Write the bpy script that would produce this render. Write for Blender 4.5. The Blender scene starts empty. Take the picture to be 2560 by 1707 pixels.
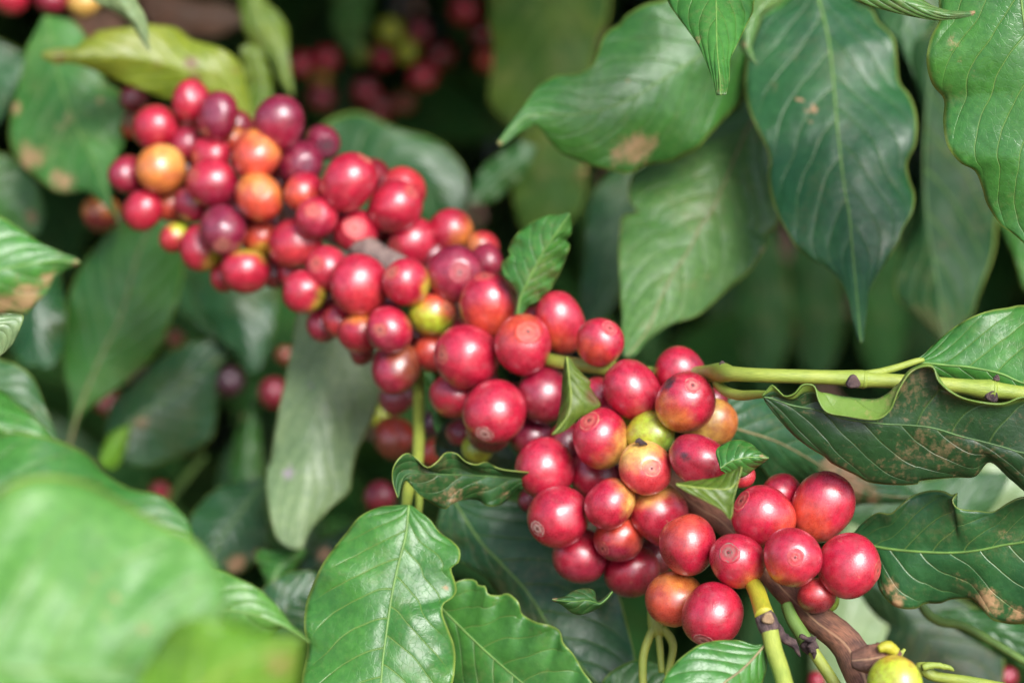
import bpy, bmesh, math, random
import numpy as np
from mathutils import Vector, Matrix, Quaternion

random.seed(11)
rng = np.random.default_rng(11)
S = bpy.context.scene
COL = S.collection

# ---------------------------------------------------------------- camera
PITCH = math.radians(15.0)
EYE = Vector((0.0, 0.0, 1.15))
LENS, SENSOR = 80.0, 36.0
FPX = 2560.0 * LENS / SENSOR
RT = Vector((1, 0, 0))
FW = Vector((0, math.cos(PITCH), -math.sin(PITCH)))
UP = Vector((0, math.sin(PITCH), math.cos(PITCH)))


def at(u, v, z):
    """World point at depth z (metres) seen at photo pixel u, v."""
    return EYE + RT * ((u - 1280.0) / FPX * z) + UP * (-(v - 853.5) / FPX * z) + FW * z


def at_np(u, v, z):
    x = (u - 1280.0) / FPX * z
    y = -(v - 853.5) / FPX * z
    R, U, F, E = (np.array(q) for q in (RT, UP, FW, EYE))
    return E + x[..., None] * R + y[..., None] * U + z[..., None] * F


cd = bpy.data.cameras.new('camera')
cam = bpy.data.objects.new('camera', cd)
COL.objects.link(cam)
cam.location = EYE
cam.rotation_euler = (math.pi / 2 - PITCH, 0, 0)
cd.lens, cd.sensor_width = LENS, SENSOR
cd.clip_start, cd.clip_end = 0.01, 500.0
cd.dof.use_dof = True
cd.dof.focus_distance = 0.607
cd.dof.aperture_fstop = 7.0
cd.dof.aperture_blades = 0
S.camera = cam

# ---------------------------------------------------------------- light
W = bpy.data.worlds.new('World')
S.world = W
W.use_nodes = True
wn = W.node_tree
wn.nodes.clear()
sky = wn.nodes.new('ShaderNodeTexSky')
sky.sky_type = 'NISHITA'
sky.sun_disc = False
SUN_EL, SUN_AZ = math.radians(40), math.radians(26)      # azimuth measured from straight behind the viewer, to the right
sky.sun_elevation = SUN_EL
sky.dust_density = 1.5
hs = wn.nodes.new('ShaderNodeHueSaturation')
hs.inputs['Saturation'].default_value = 0.9
bg = wn.nodes.new('ShaderNodeBackground')
bg.inputs['Strength'].default_value = 0.065
wo = wn.nodes.new('ShaderNodeOutputWorld')
wn.links.new(sky.outputs[0], hs.inputs['Color'])
wn.links.new(hs.outputs[0], bg.inputs['Color'])
wn.links.new(bg.outputs[0], wo.inputs['Surface'])
to_sun = Vector((math.sin(SUN_AZ) * math.cos(SUN_EL), -math.cos(SUN_AZ) * math.cos(SUN_EL), math.sin(SUN_EL)))
sky.sun_rotation = math.atan2(to_sun.x, to_sun.y)
sl = bpy.data.lights.new('sun', 'SUN')
sl.energy = 1.5
sl.angle = math.radians(32)
sl.color = (1.0, 0.985, 0.96)
so = bpy.data.objects.new('sun', sl)
COL.objects.link(so)
so.rotation_euler = to_sun.to_track_quat('Z', 'Y').to_euler()
S.view_settings.view_transform = 'Standard'
S.view_settings.look = 'None'
S.view_settings.gamma = 1.0
S.view_settings.exposure = 1.8
S.cycles.use_denoising = True
S.cycles.max_bounces = 8
S.cycles.diffuse_bounces = 3
S.cycles.glossy_bounces = 3
S.cycles.caustics_reflective = False
S.cycles.caustics_refractive = False


# ---------------------------------------------------------------- node helper
class NT:
    def __init__(self, name):
        self.m = bpy.data.materials.new(name)
        self.m.use_nodes = True
        self.t = self.m.node_tree
        self.t.nodes.clear()

    def n(self, kind, props=None, **inp):
        nd = self.t.nodes.new('ShaderNode' + kind)
        for k, v in (props or {}).items():
            setattr(nd, k, v)
        for k, v in inp.items():
            key = int(k[1:]) if k[0] == 'i' and k[1:].isdigit() else k.replace('_', ' ')
            self.put(nd.inputs[key], v)
        return nd

    def put(self, sock, v):
        if isinstance(v, bpy.types.NodeSocket):
            self.t.links.new(v, sock)
        elif isinstance(v, bpy.types.Node):
            self.t.links.new(v.outputs[0], sock)
        elif isinstance(v, (tuple, list)) and len(v) == 3 and sock.type == 'RGBA':
            sock.default_value = (*v, 1)
        else:
            sock.default_value = v

    def math(self, op, a, b=0.0, c=0.0, clamp=False):
        nd = self.n('Math', {'operation': op, 'use_clamp': clamp}, i0=a, i1=b, i2=c)
        return nd.outputs[0]

    def vmath(self, op, a, b=(0, 0, 0)):
        nd = self.n('VectorMath', {'operation': op}, i0=a, i1=b)
        return nd.outputs['Value'] if op in ('DOT_PRODUCT', 'LENGTH', 'DISTANCE') else nd.outputs[0]

    def ramp(self, v, lo, hi, a=0.0, b=1.0):
        nd = self.n('MapRange', {'interpolation_type': 'SMOOTHSTEP'}, i0=v, i1=lo, i2=hi, i3=a, i4=b)
        return nd.outputs[0]

    def mix(self, f, a, b, mode='MIX'):
        nd = self.n('Mix', {'data_type': 'RGBA', 'blend_type': mode})
        self.put(nd.inputs[0], f)
        self.put(nd.inputs[6], a)
        self.put(nd.inputs[7], b)
        return nd.outputs[2]

    def noise(self, vec, scale, detail=3.0, rough=0.55):
        nd = self.n('TexNoise', None, Vector=vec, Scale=scale, Detail=detail, Roughness=rough)
        return nd.outputs[0]

    def scaled(self, vec, s):
        return self.vmath('MULTIPLY', vec, s)

    def prop(self, name, out):
        nd = self.n('Attribute', {'attribute_type': 'OBJECT', 'attribute_name': name})
        return nd.outputs[out]

    def vert(self, name, out='Fac'):
        nd = self.n('Attribute', {'attribute_type': 'GEOMETRY', 'attribute_name': name})
        return nd.outputs[out]

    def out(self, shader):
        o = self.n('OutputMaterial')
        self.t.links.new(shader if isinstance(shader, bpy.types.NodeSocket) else shader.outputs[0], o.inputs['Surface'])
        return self.m


# ---------------------------------------------------------------- materials
def cherry_material(scar=False):
    k = NT('calyx_scar' if scar else 'cherry_skin')
    tc = k.n('TexCoord').outputs['Object']
    rnd = k.n('ObjectInfo').outputs['Random']
    off = k.n('CombineXYZ', None, X=k.math('MULTIPLY', rnd, 37.0), Y=k.math('MULTIPLY', rnd, 91.0), Z=k.math('MULTIPLY', rnd, 17.0)).outputs[0]
    p = k.vmath('ADD', tc, off)
    ca, cb = k.prop('skin_colour', 'Color'), k.prop('blush_colour', 'Color')
    ax, ed = k.prop('blush_axis', 'Vector'), k.prop('blush_edge', 'Fac')
    big = k.noise(p, 1.6, 3)
    d = k.vmath('DOT_PRODUCT', tc, ax)
    d = k.math('ADD', d, k.math('MULTIPLY', k.math('SUBTRACT', big, 0.5), 0.9))
    f = k.ramp(k.math('SUBTRACT', d, ed), -0.42, 0.42)
    col = k.mix(f, ca, cb)
    mott = k.noise(k.vmath('ADD', p, (5, 3, 1)), 3.2, 5, 0.6)
    col = k.mix(1.0, col, k.n('CombineColor', None, Red=k.ramp(mott, 0.25, 0.75, 0.70, 1.18), Green=k.ramp(mott, 0.25, 0.75, 0.62, 1.5), Blue=k.ramp(mott, 0.25, 0.75, 0.7, 1.35)).outputs[0], 'MULTIPLY')
    st = k.noise(k.scaled(p, (26, 26, 2.2)), 1.0, 3, 0.6)          # fine streaks from pole to pole
    col = k.mix(k.ramp(st, 0.5, 0.78, 0.0, 0.16), col, (0.70, 0.15, 0.17))
    vo = k.n('TexVoronoi', {'feature': 'F1'}, Vector=p, Scale=5.5, Randomness=1.0)
    spk = k.ramp(vo.outputs['Distance'], 0.035, 0.075, 1.0, 0.0)
    col = k.mix(k.math('MULTIPLY', spk, 0.55), col, (0.80, 0.42, 0.30))
    vo2 = k.n('TexVoronoi', {'feature': 'F1'}, Vector=k.vmath('ADD', p, (9, 9, 2)), Scale=1.7, Randomness=1.0)
    scuff = k.math('MULTIPLY', k.ramp(vo2.outputs['Distance'], 0.05, 0.22, 1.0, 0.0), k.ramp(k.noise(p, 14, 4, .7), 0.52, 0.66))
    col = k.mix(k.math('MULTIPLY', scuff, 0.6), col, (0.55, 0.30, 0.16))
    pa, pe = k.prop('patch_axis', 'Vector'), k.prop('patch_edge', 'Fac')
    pd = k.math('ADD', k.vmath('DOT_PRODUCT', k.vmath('NORMALIZE', tc), pa), k.math('MULTIPLY', k.math('SUBTRACT', k.noise(p, 5, 4, .7), .5), .12))
    pm = k.ramp(k.math('SUBTRACT', pd, pe), -0.02, 0.03)
    col = k.mix(k.math('MULTIPLY', pm, 0.9), col, (0.035, 0.022, 0.03))
    film = k.ramp(k.noise(k.vmath('ADD', p, (2, 8, 4)), 2.4, 5, .68), .45, .72)
    col = k.mix(k.math('MULTIPLY', film, 0.09), col, (0.60, 0.30, 0.30))
    dk = k.ramp(k.noise(p, 21, 3, .6), .66, .74)
    col = k.mix(k.math('MULTIPLY', dk, 0.4), col, (0.10, 0.010, 0.015))
    rough = k.math('ADD', k.ramp(k.noise(p, 16, 4, .7), 0.3, 0.7, 0.22, 0.36), k.math('MULTIPLY', film, 0.10))
    h = k.math('ADD', k.math('MULTIPLY', st, 0.25), k.math('MULTIPLY', k.noise(p, 30, 3), 0.35))
    h = k.math('SUBTRACT', h, k.math('MULTIPLY', spk, 0.25))
    if scar:
        sep = k.n('SeparateXYZ', None, Vector=tc)
        r = k.math('SQRT', k.math('ADD', k.math('POWER', sep.outputs[0], 2.0), k.math('POWER', sep.outputs[1], 2.0)))
        r = k.math('ADD', r, k.math('ADD', k.math('MULTIPLY', k.math('SUBTRACT', k.noise(p, 11, 4, .7), .5), 0.09), k.math('MULTIPLY', k.math('SUBTRACT', k.noise(p, 3.2, 2), .5), 0.16)))
        sw = k.prop('scar_strength', 'Fac')

        def ring(c, w):
            return k.ramp(k.math('ABSOLUTE', k.math('SUBTRACT', r, c)), w * 0.35, w, 1.0, 0.0)
        rings = k.math('MAXIMUM', k.math('MULTIPLY', ring(0.32, 0.026), k.ramp(k.noise(p, 4, 3, .6), .3, .62, .12, 1.0)), k.math('MAXIMUM', k.math('MULTIPLY', ring(0.15, 0.03), .15), k.math('MULTIPLY', ring(0.0, 0.03), .3)))
        inner = k.ramp(r, 0.10, 0.34, 0.62, 0.10)
        m = k.math('MULTIPLY', k.math('MAXIMUM', rings, inner), k.ramp(k.noise(p, 11, 4, .7), 0.3, 0.6, 0.45, 1.0))
        m = k.math('MULTIPLY', m, sw, clamp=True)
        col = k.mix(m, col, k.prop('scar_colour', 'Color'))
        pit = k.ramp(k.math('ABSOLUTE', k.math('SUBTRACT', r, 0.06)), 0.0, 0.035, 0.6, 0.0)
        col = k.mix(pit, col, (0.10, 0.035, 0.02))
        col = k.mix(k.ramp(r, 0.035, 0.075, 0.85, 0.0), col, (0.075, 0.032, 0.022))
        rough = k.math('ADD', k.math('MULTIPLY', m, 0.25), k.ramp(r, .30, .40, 0.42, 0.30))
    bump = k.n('Bump', None, Strength=0.5, Distance=0.00035, Height=h)
    b = k.n('BsdfPrincipled', None, Base_Color=col, Roughness=rough, Normal=bump.outputs[0])
    b.inputs['Specular IOR Level'].default_value = 0.4 if scar else 0.95
    b.inputs['Subsurface Weight'].default_value = 0.06
    b.inputs['Subsurface Radius'].default_value = (1.0, 0.35, 0.25)
    b.inputs['Subsurface Scale'].default_value = 0.0018
    b.inputs['Coat Weight'].default_value = 0.0 if scar else 0.5
    b.inputs['Coat Roughness'].default_value = 0.24
    return k.out(b)


def leaf_material(name, col, col2, veins=9.0, slant=0.28, vein_amt=0.42, gloss=0.28, dust=0.10, edge=0.6, trans=0.12, vein_col=(0.16, 0.26, 0.06), spots=0.0, relief=1.0, spec=0.46, stain_col=(0.50, 0.27, 0.15)):
    k = NT(name)
    tcn = k.n('TexCoord')
    tc, uv = tcn.outputs['Object'], tcn.outputs['UV']
    su = k.n('SeparateXYZ', None, Vector=uv)
    t = k.math('ABSOLUTE', k.math('SUBTRACT', k.math('MULTIPLY', su.outputs[0], 2.0), 1.0))
    s = su.outputs[1]
    wob = k.math('MULTIPLY', k.math('SUBTRACT', k.noise(tc, 26, 3), 0.5), 0.10)
    side = k.math('GREATER_THAN', su.outputs[0], 0.5)
    curve = k.math('MULTIPLY', k.math('POWER', t, 1.25), slant)
    w = k.math('MULTIPLY', k.math('ADD', k.math('SUBTRACT', s, curve), wob), veins)
    w = k.math('ADD', w, k.math('MULTIPLY', side, 0.42))
    fr = k.math('ABSOLUTE', k.math('SUBTRACT', k.math('FRACT', w), 0.5))      # 0.5 at the vein
    vein = k.math('MULTIPLY', k.ramp(fr, 0.455, 0.495), k.ramp(t, 0.70, 0.95, 1.0, 0.0))
    pill = k.math('SINE', k.math('MULTIPLY', k.math('SUBTRACT', 0.5, fr), math.pi))
    big = k.noise(tc, 34, 4, .55)
    c = k.mix(k.ramp(big, 0.34, 0.68), col, col2)
    fine = k.noise(tc, 420, 3, .6)
    c = k.mix(1.0, c, k.n('CombineColor', None, Red=k.ramp(fine, .3, .7, .82, 1.16), Green=k.ramp(fine, .3, .7, .86, 1.12), Blue=k.ramp(fine, .3, .7, .86, 1.12)).outputs[0], 'MULTIPLY')
    net = k.n('TexVoronoi', {'feature': 'DISTANCE_TO_EDGE'}, Vector=k.vmath('ADD', k.scaled(tc, (1, 1, 1)), k.scaled(k.n('TexNoise', None, Vector=tc, Scale=150.0).outputs['Color'], (.006, .006, .006))), Scale=520.0)
    netm = k.ramp(net.outputs['Distance'], 0.0, 0.09, 1.0, 0.0)
    c = k.mix(k.math('MULTIPLY', netm, 0.07 * vein_amt), c, vein_col)
    c = k.mix(k.math('MULTIPLY', vein, vein_amt), c, vein_col)
    c = k.mix(k.math('MULTIPLY', k.ramp(t, 0.955, 0.995), edge), c, (0.30, 0.38, 0.07))
    c = k.mix(k.vert('under'), c, (0.150, 0.250, 0.040))
    rough = k.ramp(k.noise(tc, 90, 4), 0.3, 0.7, gloss - 0.05, gloss + 0.09)
    dn = k.noise(tc, 620, 4, .7)
    dl = k.noise(k.vmath('ADD', tc, (3, 1, 2)), 48, 4, .65)
    dm = k.math('MULTIPLY', k.ramp(k.math('ADD', dl, k.math('MULTIPLY', dn, 0.9)), 0.95, 1.2), dust)
    stain = k.vert('stain')
    sm = k.ramp(k.math('ADD', stain, k.math('ADD', k.math('MULTIPLY', k.math('SUBTRACT', k.noise(tc, 75, 5, .7), .5), 2.2), k.math('MULTIPLY', k.math('SUBTRACT', dn, .5), 1.6))), 0.30, 1.05)
    sm = k.math('MULTIPLY', sm, k.ramp(stain, 0.02, 0.2))
    dm = k.math('MAXIMUM', dm, k.math('MULTIPLY', sm, 0.72))
    c = k.mix(dm, c, stain_col)
    if spots > 0:
        vo = k.n('TexVoronoi', None, Vector=tc, Scale=95.0)
        sp = k.math('MULTIPLY', k.ramp(vo.outputs['Distance'], 0.10, 0.34, 1.0, 0.0), k.ramp(k.noise(tc, 55, 3), 0.38, 0.52))
        c = k.mix(k.math('MULTIPLY', sp, spots), c, (0.16, 0.06, 0.03))
    rough = k.math('ADD', rough, k.math('MULTIPLY', dm, 0.35))
    h = k.math('SUBTRACT', k.math('MULTIPLY', pill, 0.30), k.math('MULTIPLY', vein, 0.20))
    h = k.math('ADD', h, k.math('ADD', k.math('MULTIPLY', fine, 0.10), k.math('MULTIPLY', k.math('SUBTRACT', 1.0, netm), 0.025)))
    h = k.math('ADD', h, k.math('MULTIPLY', big, 2.4))
    bump = k.n('Bump', None, Strength=0.55 * relief, Distance=0.0014, Height=h)
    b = k.n('BsdfPrincipled', None, Base_Color=c, Roughness=rough, Normal=bump.outputs[0])
    b.inputs['Specular IOR Level'].default_value = spec
    tr = k.n('BsdfTranslucent', None, Color=k.mix(0.5, c, (0.30, 0.42, 0.04)))
    mx = k.n('MixShader', None, i0=trans, i1=b.outputs[0], i2=tr.outputs[0])
    return k.out(mx)


def stem_material(name, col, col2, rough=0.45, bark=0.0, scale=160.0, line=None):
    k = NT(name)
    tcn = k.n('TexCoord')
    tc = tcn.outputs['Object']
    su = k.n('SeparateXYZ', None, Vector=tcn.outputs['UV'])
    c = k.mix(k.ramp(k.noise(tc, scale, 4), 0.32, 0.68), col, col2)
    lv = k.n('CombineXYZ', None, X=k.math('MULTIPLY', su.outputs[0], 58.0), Y=k.math('MULTIPLY', su.outputs[1], 16.0)).outputs[0]
    fib = k.noise(lv, 1.0, 5, .65)
    c = k.mix(1.0, c, k.n('CombineColor', None, Red=k.ramp(fib, .3, .7, 1 - .25 - .35 * bark, 1.2 + .4 * bark), Green=k.ramp(fib, .3, .7, 1 - .22 - .35 * bark, 1.18 + .4 * bark), Blue=k.ramp(fib, .3, .7, 1 - .22 - .3 * bark, 1.15 + .4 * bark)).outputs[0], 'MULTIPLY')
    if line:
        g = k.math('ABSOLUTE', k.math('SUBTRACT', k.math('ADD', su.outputs[0], k.math('MULTIPLY', k.math('SUBTRACT', k.noise(tc, 200, 2), .5), .05)), line))
        c = k.mix(k.ramp(g, 0.008, 0.03, 0.8, 0.0), c, (0.50, 0.30, 0.17))
    h = k.math('ADD', k.math('MULTIPLY', fib, 0.6 + bark), k.math('MULTIPLY', k.noise(tc, 900, 3), 0.4))
    bump = k.n('Bump', None, Strength=0.3 + 0.5 * bark, Distance=0.0006, Height=h)
    b = k.n('BsdfPrincipled', None, Base_Color=c, Roughness=rough, Normal=bump.outputs[0])
    return k.out(b)


def plain_material(name, col, rough=0.5, vary=0.25, scale=120.0):
    k = NT(name)
    tc = k.n('TexCoord').outputs['Object']
    n = k.noise(tc, scale, 4)
    c = k.mix(1.0, col, k.n('CombineColor', None, Red=k.ramp(n, .3, .7, 1 - vary, 1 + vary), Green=k.ramp(n, .3, .7, 1 - vary, 1 + vary), Blue=k.ramp(n, .3, .7, 1 - vary, 1 + vary)).outputs[0], 'MULTIPLY')
    bump = k.n('Bump', None, Strength=0.3, Distance=0.0008, Height=n)
    return k.out(k.n('BsdfPrincipled', None, Base_Color=c, Roughness=rough, Normal=bump.outputs[0]))


M_SKIN, M_SCAR = cherry_material(), cherry_material(True)

# ---------------------------------------------------------------- geometry helpers
def tag(o, label=None, cat=None, group=None, kind=None):
    for k_, v_ in (('label', label), ('category', cat), ('group', group), ('kind', kind)):
        if v_:
            o[k_] = v_


def mesh_obj(name, verts, faces, mat, parent=None, loc=None, uvs=None, attr=None, smooth=True):
    me = bpy.data.meshes.new(name)
    me.from_pydata([tuple(v) for v in verts], [], faces)
    if uvs is not None:
        ul = me.uv_layers.new(name='UVMap')
        li = np.empty(len(me.loops), dtype=np.int32)
        me.loops.foreach_get('vertex_index', li)
        ul.data.foreach_set('uv', np.asarray(uvs, dtype=np.float32)[li].ravel())
    for an, av in (attr or {}).items():
        a = me.attributes.new(an, 'FLOAT', 'POINT')
        a.data.foreach_set('value', np.asarray(av, dtype=np.float32))
    if smooth:
        me.polygons.foreach_set('use_smooth', [True] * len(me.polygons))
    me.materials.append(mat)
    o = bpy.data.objects.new(name, me)
    COL.objects.link(o)
    if loc is not None:
        o.location = loc
    if parent is not None:
        o.parent = parent
    return o


def parse(line):
    return np.array([[float(x) for x in (p.split(',') + ['0'])[:3]] for p in line.split()]) if isinstance(line, str) else np.array(line, dtype=float)


def spline(pts, n):
    """n samples at even arc length on a Catmull-Rom curve through pts."""
    p = np.asarray(pts, dtype=float)
    if len(p) == 2:
        return p[0] + (p[1] - p[0]) * np.linspace(0, 1, n)[:, None]
    q = np.vstack([2 * p[0] - p[1], p, 2 * p[-1] - p[-2]])
    out = []
    for i in range(len(p) - 1):
        a, b, c, d = q[i:i + 4]
        t = np.linspace(0, 1, 16, endpoint=False)[:, None]
        out.append(0.5 * (2 * b + (c - a) * t + (2 * a - 5 * b + 4 * c - d) * t ** 2 + (3 * b - a - 3 * c + d) * t ** 3))
    out = np.vstack(out + [p[-1:]])
    L = np.concatenate([[0], np.cumsum(np.linalg.norm(np.diff(out[:, :2], axis=0), axis=1) + 1e-9)])
    t = np.linspace(0, L[-1], n)
    return np.stack([np.interp(t, L, out[:, j]) for j in range(out.shape[1])], axis=1)


def tube_mesh(P, R, seg=12, lump=0.0):
    """Closed tube along world points P with radii R."""
    P = np.asarray(P, dtype=float)
    n = len(P)
    T = np.gradient(P, axis=0)
    T /= np.linalg.norm(T, axis=1)[:, None] + 1e-12
    ref = np.array(FW)
    V, UVs = [], []
    acc = 0.0
    for i in range(n):
        a = np.cross(T[i], ref)
        a /= np.linalg.norm(a) + 1e-12
        b = np.cross(T[i], a)
        if i:
            acc += np.linalg.norm(P[i] - P[i - 1])
        for j in range(seg):
            an = 2 * math.pi * j / seg
            r = R[i] * (1 + lump * (rng.random() - .5))
            V.append(P[i] + r * (math.cos(an) * a + math.sin(an) * b))
            UVs.append((abs(j / seg * 2 - 1), acc * 20))
    F = [(i * seg + j, i * seg + (j + 1) % seg, (i + 1) * seg + (j + 1) % seg, (i + 1) * seg + j) for i in range(n - 1) for j in range(seg)]
    V.append(P[0]); UVs.append((0, 0)); V.append(P[-1]); UVs.append((0, acc * 20))
    k0 = n * seg
    F += [(k0, (j + 1) % seg, j) for j in range(seg)] + [(k0 + 1, (n - 1) * seg + j, (n - 1) * seg + (j + 1) % seg) for j in range(seg)]
    return np.array(V), F, UVs


def tube(name, P, R, mat, parent=None, base=None, seg=12, lump=0.0):
    V, F, UVs = tube_mesh(P, R, seg, lump)
    if base is None:
        base = P[0]
    o = mesh_obj(name, V - np.array(base), F, mat, parent, None if parent is not None else tuple(base), UVs)
    return o


# ---------------------------------------------------------------- leaves
LEAF_MATS = {}
MIDRIB = {}
PAL = {   # two tones of the blade
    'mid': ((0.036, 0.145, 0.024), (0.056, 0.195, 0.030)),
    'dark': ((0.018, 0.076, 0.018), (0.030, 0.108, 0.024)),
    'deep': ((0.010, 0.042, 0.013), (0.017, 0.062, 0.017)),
    'blue': ((0.016, 0.080, 0.026), (0.028, 0.115, 0.032)),
    'fresh': ((0.080, 0.235, 0.040), (0.110, 0.280, 0.050)),
    'lime': ((0.125, 0.300, 0.022), (0.170, 0.340, 0.028)),
    'yellow': ((0.165, 0.235, 0.018), (0.225, 0.265, 0.022)),
    'olive': ((0.085, 0.150, 0.016), (0.125, 0.180, 0.020)),
    'pale': ((0.160, 0.250, 0.110), (0.210, 0.300, 0.130)),
    'dry': ((0.230, 0.110, 0.070), (0.140, 0.080, 0.055)),
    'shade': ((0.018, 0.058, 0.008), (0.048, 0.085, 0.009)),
    'grey': ((0.070, 0.185, 0.042), (0.105, 0.225, 0.055)),
}


def leaf(label, lines, z0, z1, pal='mid', edge=(4, 4), ruf=(1.2, 4), quilt=0.5, bow=0.0, mid=1, rib=(0.6, 0.25), stains=(), ns=72, nt=12,
         group='coffee leaves around the fruiting branch', cat='leaf', name='coffee_leaf', rib_col=None, under=0, **mat):
    raw = [parse(q) for q in lines]
    gap = np.linalg.norm(raw[0][0, :2] - raw[-1][0, :2])
    if gap > 60:                                                   # round the blade off to its stalk beyond the first points given
        dr = raw[mid][0] - raw[mid][1]
        bp = raw[mid][0] + dr / (np.linalg.norm(dr[:2]) + 1e-6) * 0.6 * gap
        bp[2] = 0
        raw = [np.vstack([bp + (0, 0.5 * i, 0), r_[0] + (bp - r_[0]) * 0.4 if i == mid else r_[0] + (bp - r_[0]) * 0.35 + (r_[0] - raw[mid][0]) * 0.25, r_]) for i, r_ in enumerate(raw)]
    L = [spline(q, ns) for q in raw]
    K = len(L)
    s = np.linspace(0, 1, ns)
    veins, slant = mat.get('veins', 9.0), mat.get('slant', 0.28)
    wid = np.sin(np.pi * np.clip(s, 0.02, 0.98)) ** 0.7
    tk = np.array([(i - mid) / max(mid, 1) if i < mid else (i - mid) / max(K - 1 - mid, 1) for i in range(K)])
    rows = (K - 1) * nt + 1
    uu, vv, dz, tt = (np.zeros((rows, ns)) for _ in range(4))
    for r in range(rows):
        x = r / nt
        i = min(int(x), K - 2)
        f = x - i
        if K > 3:
            a, b, c, d = L[max(i - 1, 0)], L[i], L[i + 1], L[min(i + 2, K - 1)]
            q = 0.5 * (2 * b + (c - a) * f + (2 * a - 5 * b + 4 * c - d) * f ** 2 + (3 * b - a - 3 * c + d) * f ** 3)
        else:
            q = L[i] * (1 - f) + L[i + 1] * f
        uu[r], vv[r], dz[r] = q[:, 0], q[:, 1], q[:, 2]
        tt[r] = tk[i] * (1 - f) + tk[i + 1] * f
    at_ = np.abs(tt)
    e = np.where(tt < 0, edge[0], edge[1])
    ph = rng.random(2) * 6.28
    ru = ruf[0] * at_ ** 2.2 * np.sin(2 * np.pi * ruf[1] * s[None, :] + np.where(tt < 0, ph[0], ph[1]))
    w = veins * (s[None, :] - slant * at_ ** 1.25) + np.where(tt > 0, 0.42, 0)
    qu = -0.36 * quilt * np.abs(np.sin(np.pi * w + np.pi / 2)) * np.sin(np.pi * np.clip(at_, 0, 1)) ** 0.8
    lump = 0.8 * np.sin(uu / 61.0 + ph[0]) * np.sin(vv / 53.0 + ph[1]) * np.clip(at_ * 3, 0, 1)
    dzz = dz + (e * at_ ** 1.5 + ru + qu + lump) * wid[None, :] + bow * np.sin(np.pi * s)[None, :]
    z = z0 + (z1 - z0) * s[None, :] + dzz * 0.001
    P = at_np(uu, vv, z)
    base = P[mid * nt, 0].copy()
    V = (P - base).reshape(-1, 3)
    F = [(r * ns + c, r * ns + c + 1, (r + 1) * ns + c + 1, (r + 1) * ns + c) for r in range(rows - 1) for c in range(ns - 1)]
    UVs = np.stack([(tt + 1) / 2, np.broadcast_to(s, tt.shape)], axis=-1).reshape(-1, 2)
    st = np.zeros_like(uu)
    for (su, sv, sr, sa) in stains:
        st = np.maximum(st, sa * np.exp(-((uu - su) ** 2 + (vv - sv) ** 2) / (sr * sr)))
    key = (pal,) + tuple(sorted((a_, b_) for a_, b_ in mat.items()))
    if key not in LEAF_MATS:
        LEAF_MATS[key] = leaf_material('leaf_' + pal, *PAL[pal], **mat)
    o = mesh_obj(name, V, F, LEAF_MATS[key], None, tuple(base), UVs, {'stain': st.ravel(), 'under': np.clip((under - np.arange(rows) / nt) * 4, 0, 1).repeat(ns)})
    so_ = o.modifiers.new('thickness', 'SOLIDIFY')
    so_.thickness = 0.00034
    so_.offset = 0.0
    tag(o, label, cat, group)
    if rib:
        rc = rib_col or {'yellow': 'lime', 'lime': 'lime', 'olive': 'lime', 'deep': 'dim', 'dark': 'dim'}.get(pal, 'green')
        if rc not in MIDRIB:
            c = {'lime': (0.27, 0.34, 0.05), 'green': (0.13, 0.25, 0.05), 'dim': (0.06, 0.135, 0.03), 'tan': (0.24, 0.20, 0.09)}[rc]
            MIDRIB[rc] = plain_material('midrib_' + rc, c, 0.5, 0.2, 200)
        R = (rib[0] + (rib[1] - rib[0]) * s) * 0.0006
        mp = P[mid * nt] - np.array(FW) * 0.00012
        tube('midrib', mp, R, MIDRIB[rc], o, base, 8)
    return o


# ---------------------------------------------------------------- cherries
HUE = {
    'R': (0.46, 0.009, 0.034), 'C': (0.30, 0.008, 0.034), 'P': (0.200, 0.008, 0.034), 'D': (0.20, 0.006, 0.016), 'K': (0.06, 0.008, 0.03),  # D is crimson with shade put into the colour, for fruit in the gaps
    'OR': (0.62, 0.060, 0.030), 'O': (0.64, 0.17, 0.035), 'Y': (0.74, 0.38, 0.085), 'YG': (0.48, 0.50, 0.030), 'G': (0.24, 0.34, 0.03), 'B': (0.26, 0.05, 0.02), 'RO': (0.54, 0.026, 0.036),
}


def unit_body(seed):
    r_ = np.random.default_rng(seed)
    bm = bmesh.new()
    bmesh.ops.create_uvsphere(bm, u_segments=40, v_segments=26, radius=1.0)
    a = r_.random(6) * 6.28
    dents = [Vector((math.cos(q), math.sin(q), r_.uniform(-.5, .3))).normalized() for q in (r_.random(3) * 6.28)]
    for v in bm.verts:
        x, y, z = v.co
        th = math.atan2(y, x)
        rad = math.hypot(x, y)
        f = 1 + rad * (0.038 * math.cos(2 * th + a[0]) + 0.018 * math.cos(3 * th + a[1])) + 0.03 * math.sin(2.3 * z + a[2])
        v.co = Vector((x * f, y * f, z * (1 + 0.02 * math.sin(th + a[3]) * rad)))
        v.co.x += 0.05 * math.sin(a[4]) * (1 - z * z)
        for (dx_, dy_, dz_) in dents:                            # faces pressed flat by the neighbours
            d_ = Vector((dx_, dy_, dz_))
            e_ = v.co.dot(d_) - 0.90
            if e_ > 0:
                v.co -= d_ * e_ * 0.55
        if z > 0.93:                                             # the flattened end under the scar
            v.co.z = 0.93 + (v.co.z - 0.93) * 0.35
    me = bpy.data.meshes.new('cherry_body')
    bm.to_mesh(me)
    bm.free()
    me.polygons.foreach_set('use_smooth', [True] * len(me.polygons))
    me.materials.append(M_SKIN)
    return me


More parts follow.
